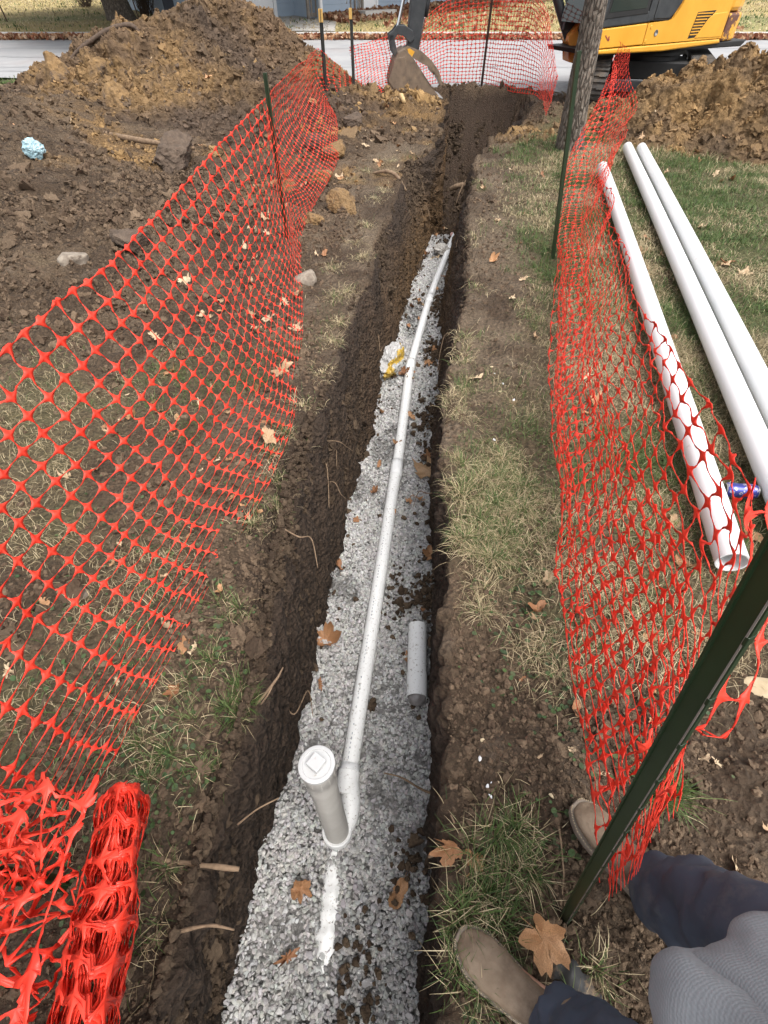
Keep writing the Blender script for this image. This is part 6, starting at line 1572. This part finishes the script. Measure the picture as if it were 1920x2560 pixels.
prism('bin_lid', [(-.38, 1.05), (.38, 1.05), (.36, 1.12), (-.30, 1.16)], -.35, .35, M_bin, bn, .02)
bm = bmesh.new(); box(bm, (.02, -.33, .62), (.16, .01, .08)); bm_obj('bin_plate', bm, M_white, bn, False)
def shrub(name, base, h, w, n, label, seed, mat=M_root_dark, thick=.012):
    r = np.random.default_rng(seed); V, F, n0 = [], [], 0
    for i in range(n):
        a = r.uniform(0, 6.28); d = np.array([math.cos(a) * w * r.random(), math.sin(a) * w * r.random(), h * r.uniform(.6, 1.1)])
        b0 = np.array([r.normal(0, w * .12), r.normal(0, w * .12), -.05]); q = [b0, b0 + d * .5 + r.normal(0, .05, 3), b0 + d + r.normal(0, .1, 3)]
        v, f = tube_arrays(catmull(q, 7), np.linspace(thick, thick * .3, 7), 4); V.append(v); F += [tuple(j + n0 for j in ff) for ff in f]; n0 += len(v)
        for k in range(3):
            s0 = q[1] + (q[2] - q[1]) * r.random(); e1 = s0 + r.normal(0, .22, 3) + np.array([0, 0, -.1 if mat is M_root_dark else .1])
            v, f = tube_arrays(np.array([s0, (s0 + e1) / 2 + r.normal(0, .03, 3), e1]), np.array([thick * .5, thick * .4, thick * .2]), 3); V.append(v); F += [tuple(j + n0 for j in ff) for ff in f]; n0 += len(v)
    o = poly_obj(name, np.concatenate(V), F, mat, None, True); o.location = base
    return tag(o, label, 'shrub')
shrub('shrub', (-9.2, 26.8, hz(-9.2, 26.8)), 1.9, .95, 90, 'bare brown shrub left of the dark bin', 51)
shrub('shrub', (-18.2, 29.0, hz(-18, 29)), .8, 1.0, 80, 'low reddish bare shrub beside the yellow guy wire guard', 52, mat_noise('red_twig', (.16, .06, .06), (.26, .11, .10), 20))
shrub('shrub', (-21.5, 24.8, hz(-21, 24)), 1.0, .9, 90, 'dark shrub at the foot of the brown pole at the upper left corner', 53)
shrub('shrub', (-12.8, 30.0, hz(-12, 30)), .7, .8, 60, 'small bare shrub on the far lawn near the wire posts', 54)
tag(tube('utility_pole', [(-20.6, 24.3, .1), (-21.6, 24.4, 3.0), (-22.8, 24.6, 7)], [.42, .34, .22], M_root_dark, None, k=20, lump=(.1, 3)), 'leaning dark brown trunk at the upper left corner', 'tree trunk')
tag(tube('guy_guard', [(-15.0, 23.6, .2), (-16.3, 23.9, 2.2)], .055, M_guard, None, k=12), 'bright yellow guy wire guard slanting on the far lawn', 'guy wire guard')
tag(tube('guy_guard', [(-20.1, 22.9, .2), (-21.4, 23.0, 1.6)], .04, M_guard, None, k=12), 'thin yellow guy wire guard in front of the leaning trunk', 'guy wire guard')
for i, (x, y) in enumerate([(-13.6, 24.8), (-16.8, 29.5), (-8.6, 24.2), (-12.3, 31), (-11.2, 31.2)]):
    tag(tube('wire_post', [(x, y, hz(x, y) - .1), (x - .12, y, hz(x, y) + 1.3)], .022, M_rust, None, k=8), ['thin rusty wire post on the far lawn left of the thick tree', 'thin wire post beside the low reddish shrub', 'thin wire post just right of the thick tree', 'distant wire post near the small bare shrub', 'most distant wire post behind the thick tree'][i], 'post')
# bare trees and hedge behind the yard to close off the horizon
for i, (x, y, h) in enumerate([(-24, 44, 8), (-14, 48, 9), (14, 40, 8), (20, 36, 7), (27, 40, 9)]):
    bare_tree('tree', ['far bare tree at the left', 'far bare tree behind the garage', 'far bare tree behind the excavator', 'far bare tree right of the excavator', 'farthest bare tree at the right'][i], (x, y, hz(x, y)), [(x, y, hz(x, y) - .2), (x + .1, y, 2), (x, y + .1, h * .6), (x + .2, y, h)], [.3, .24, .16, .06], 60 + i, 14)
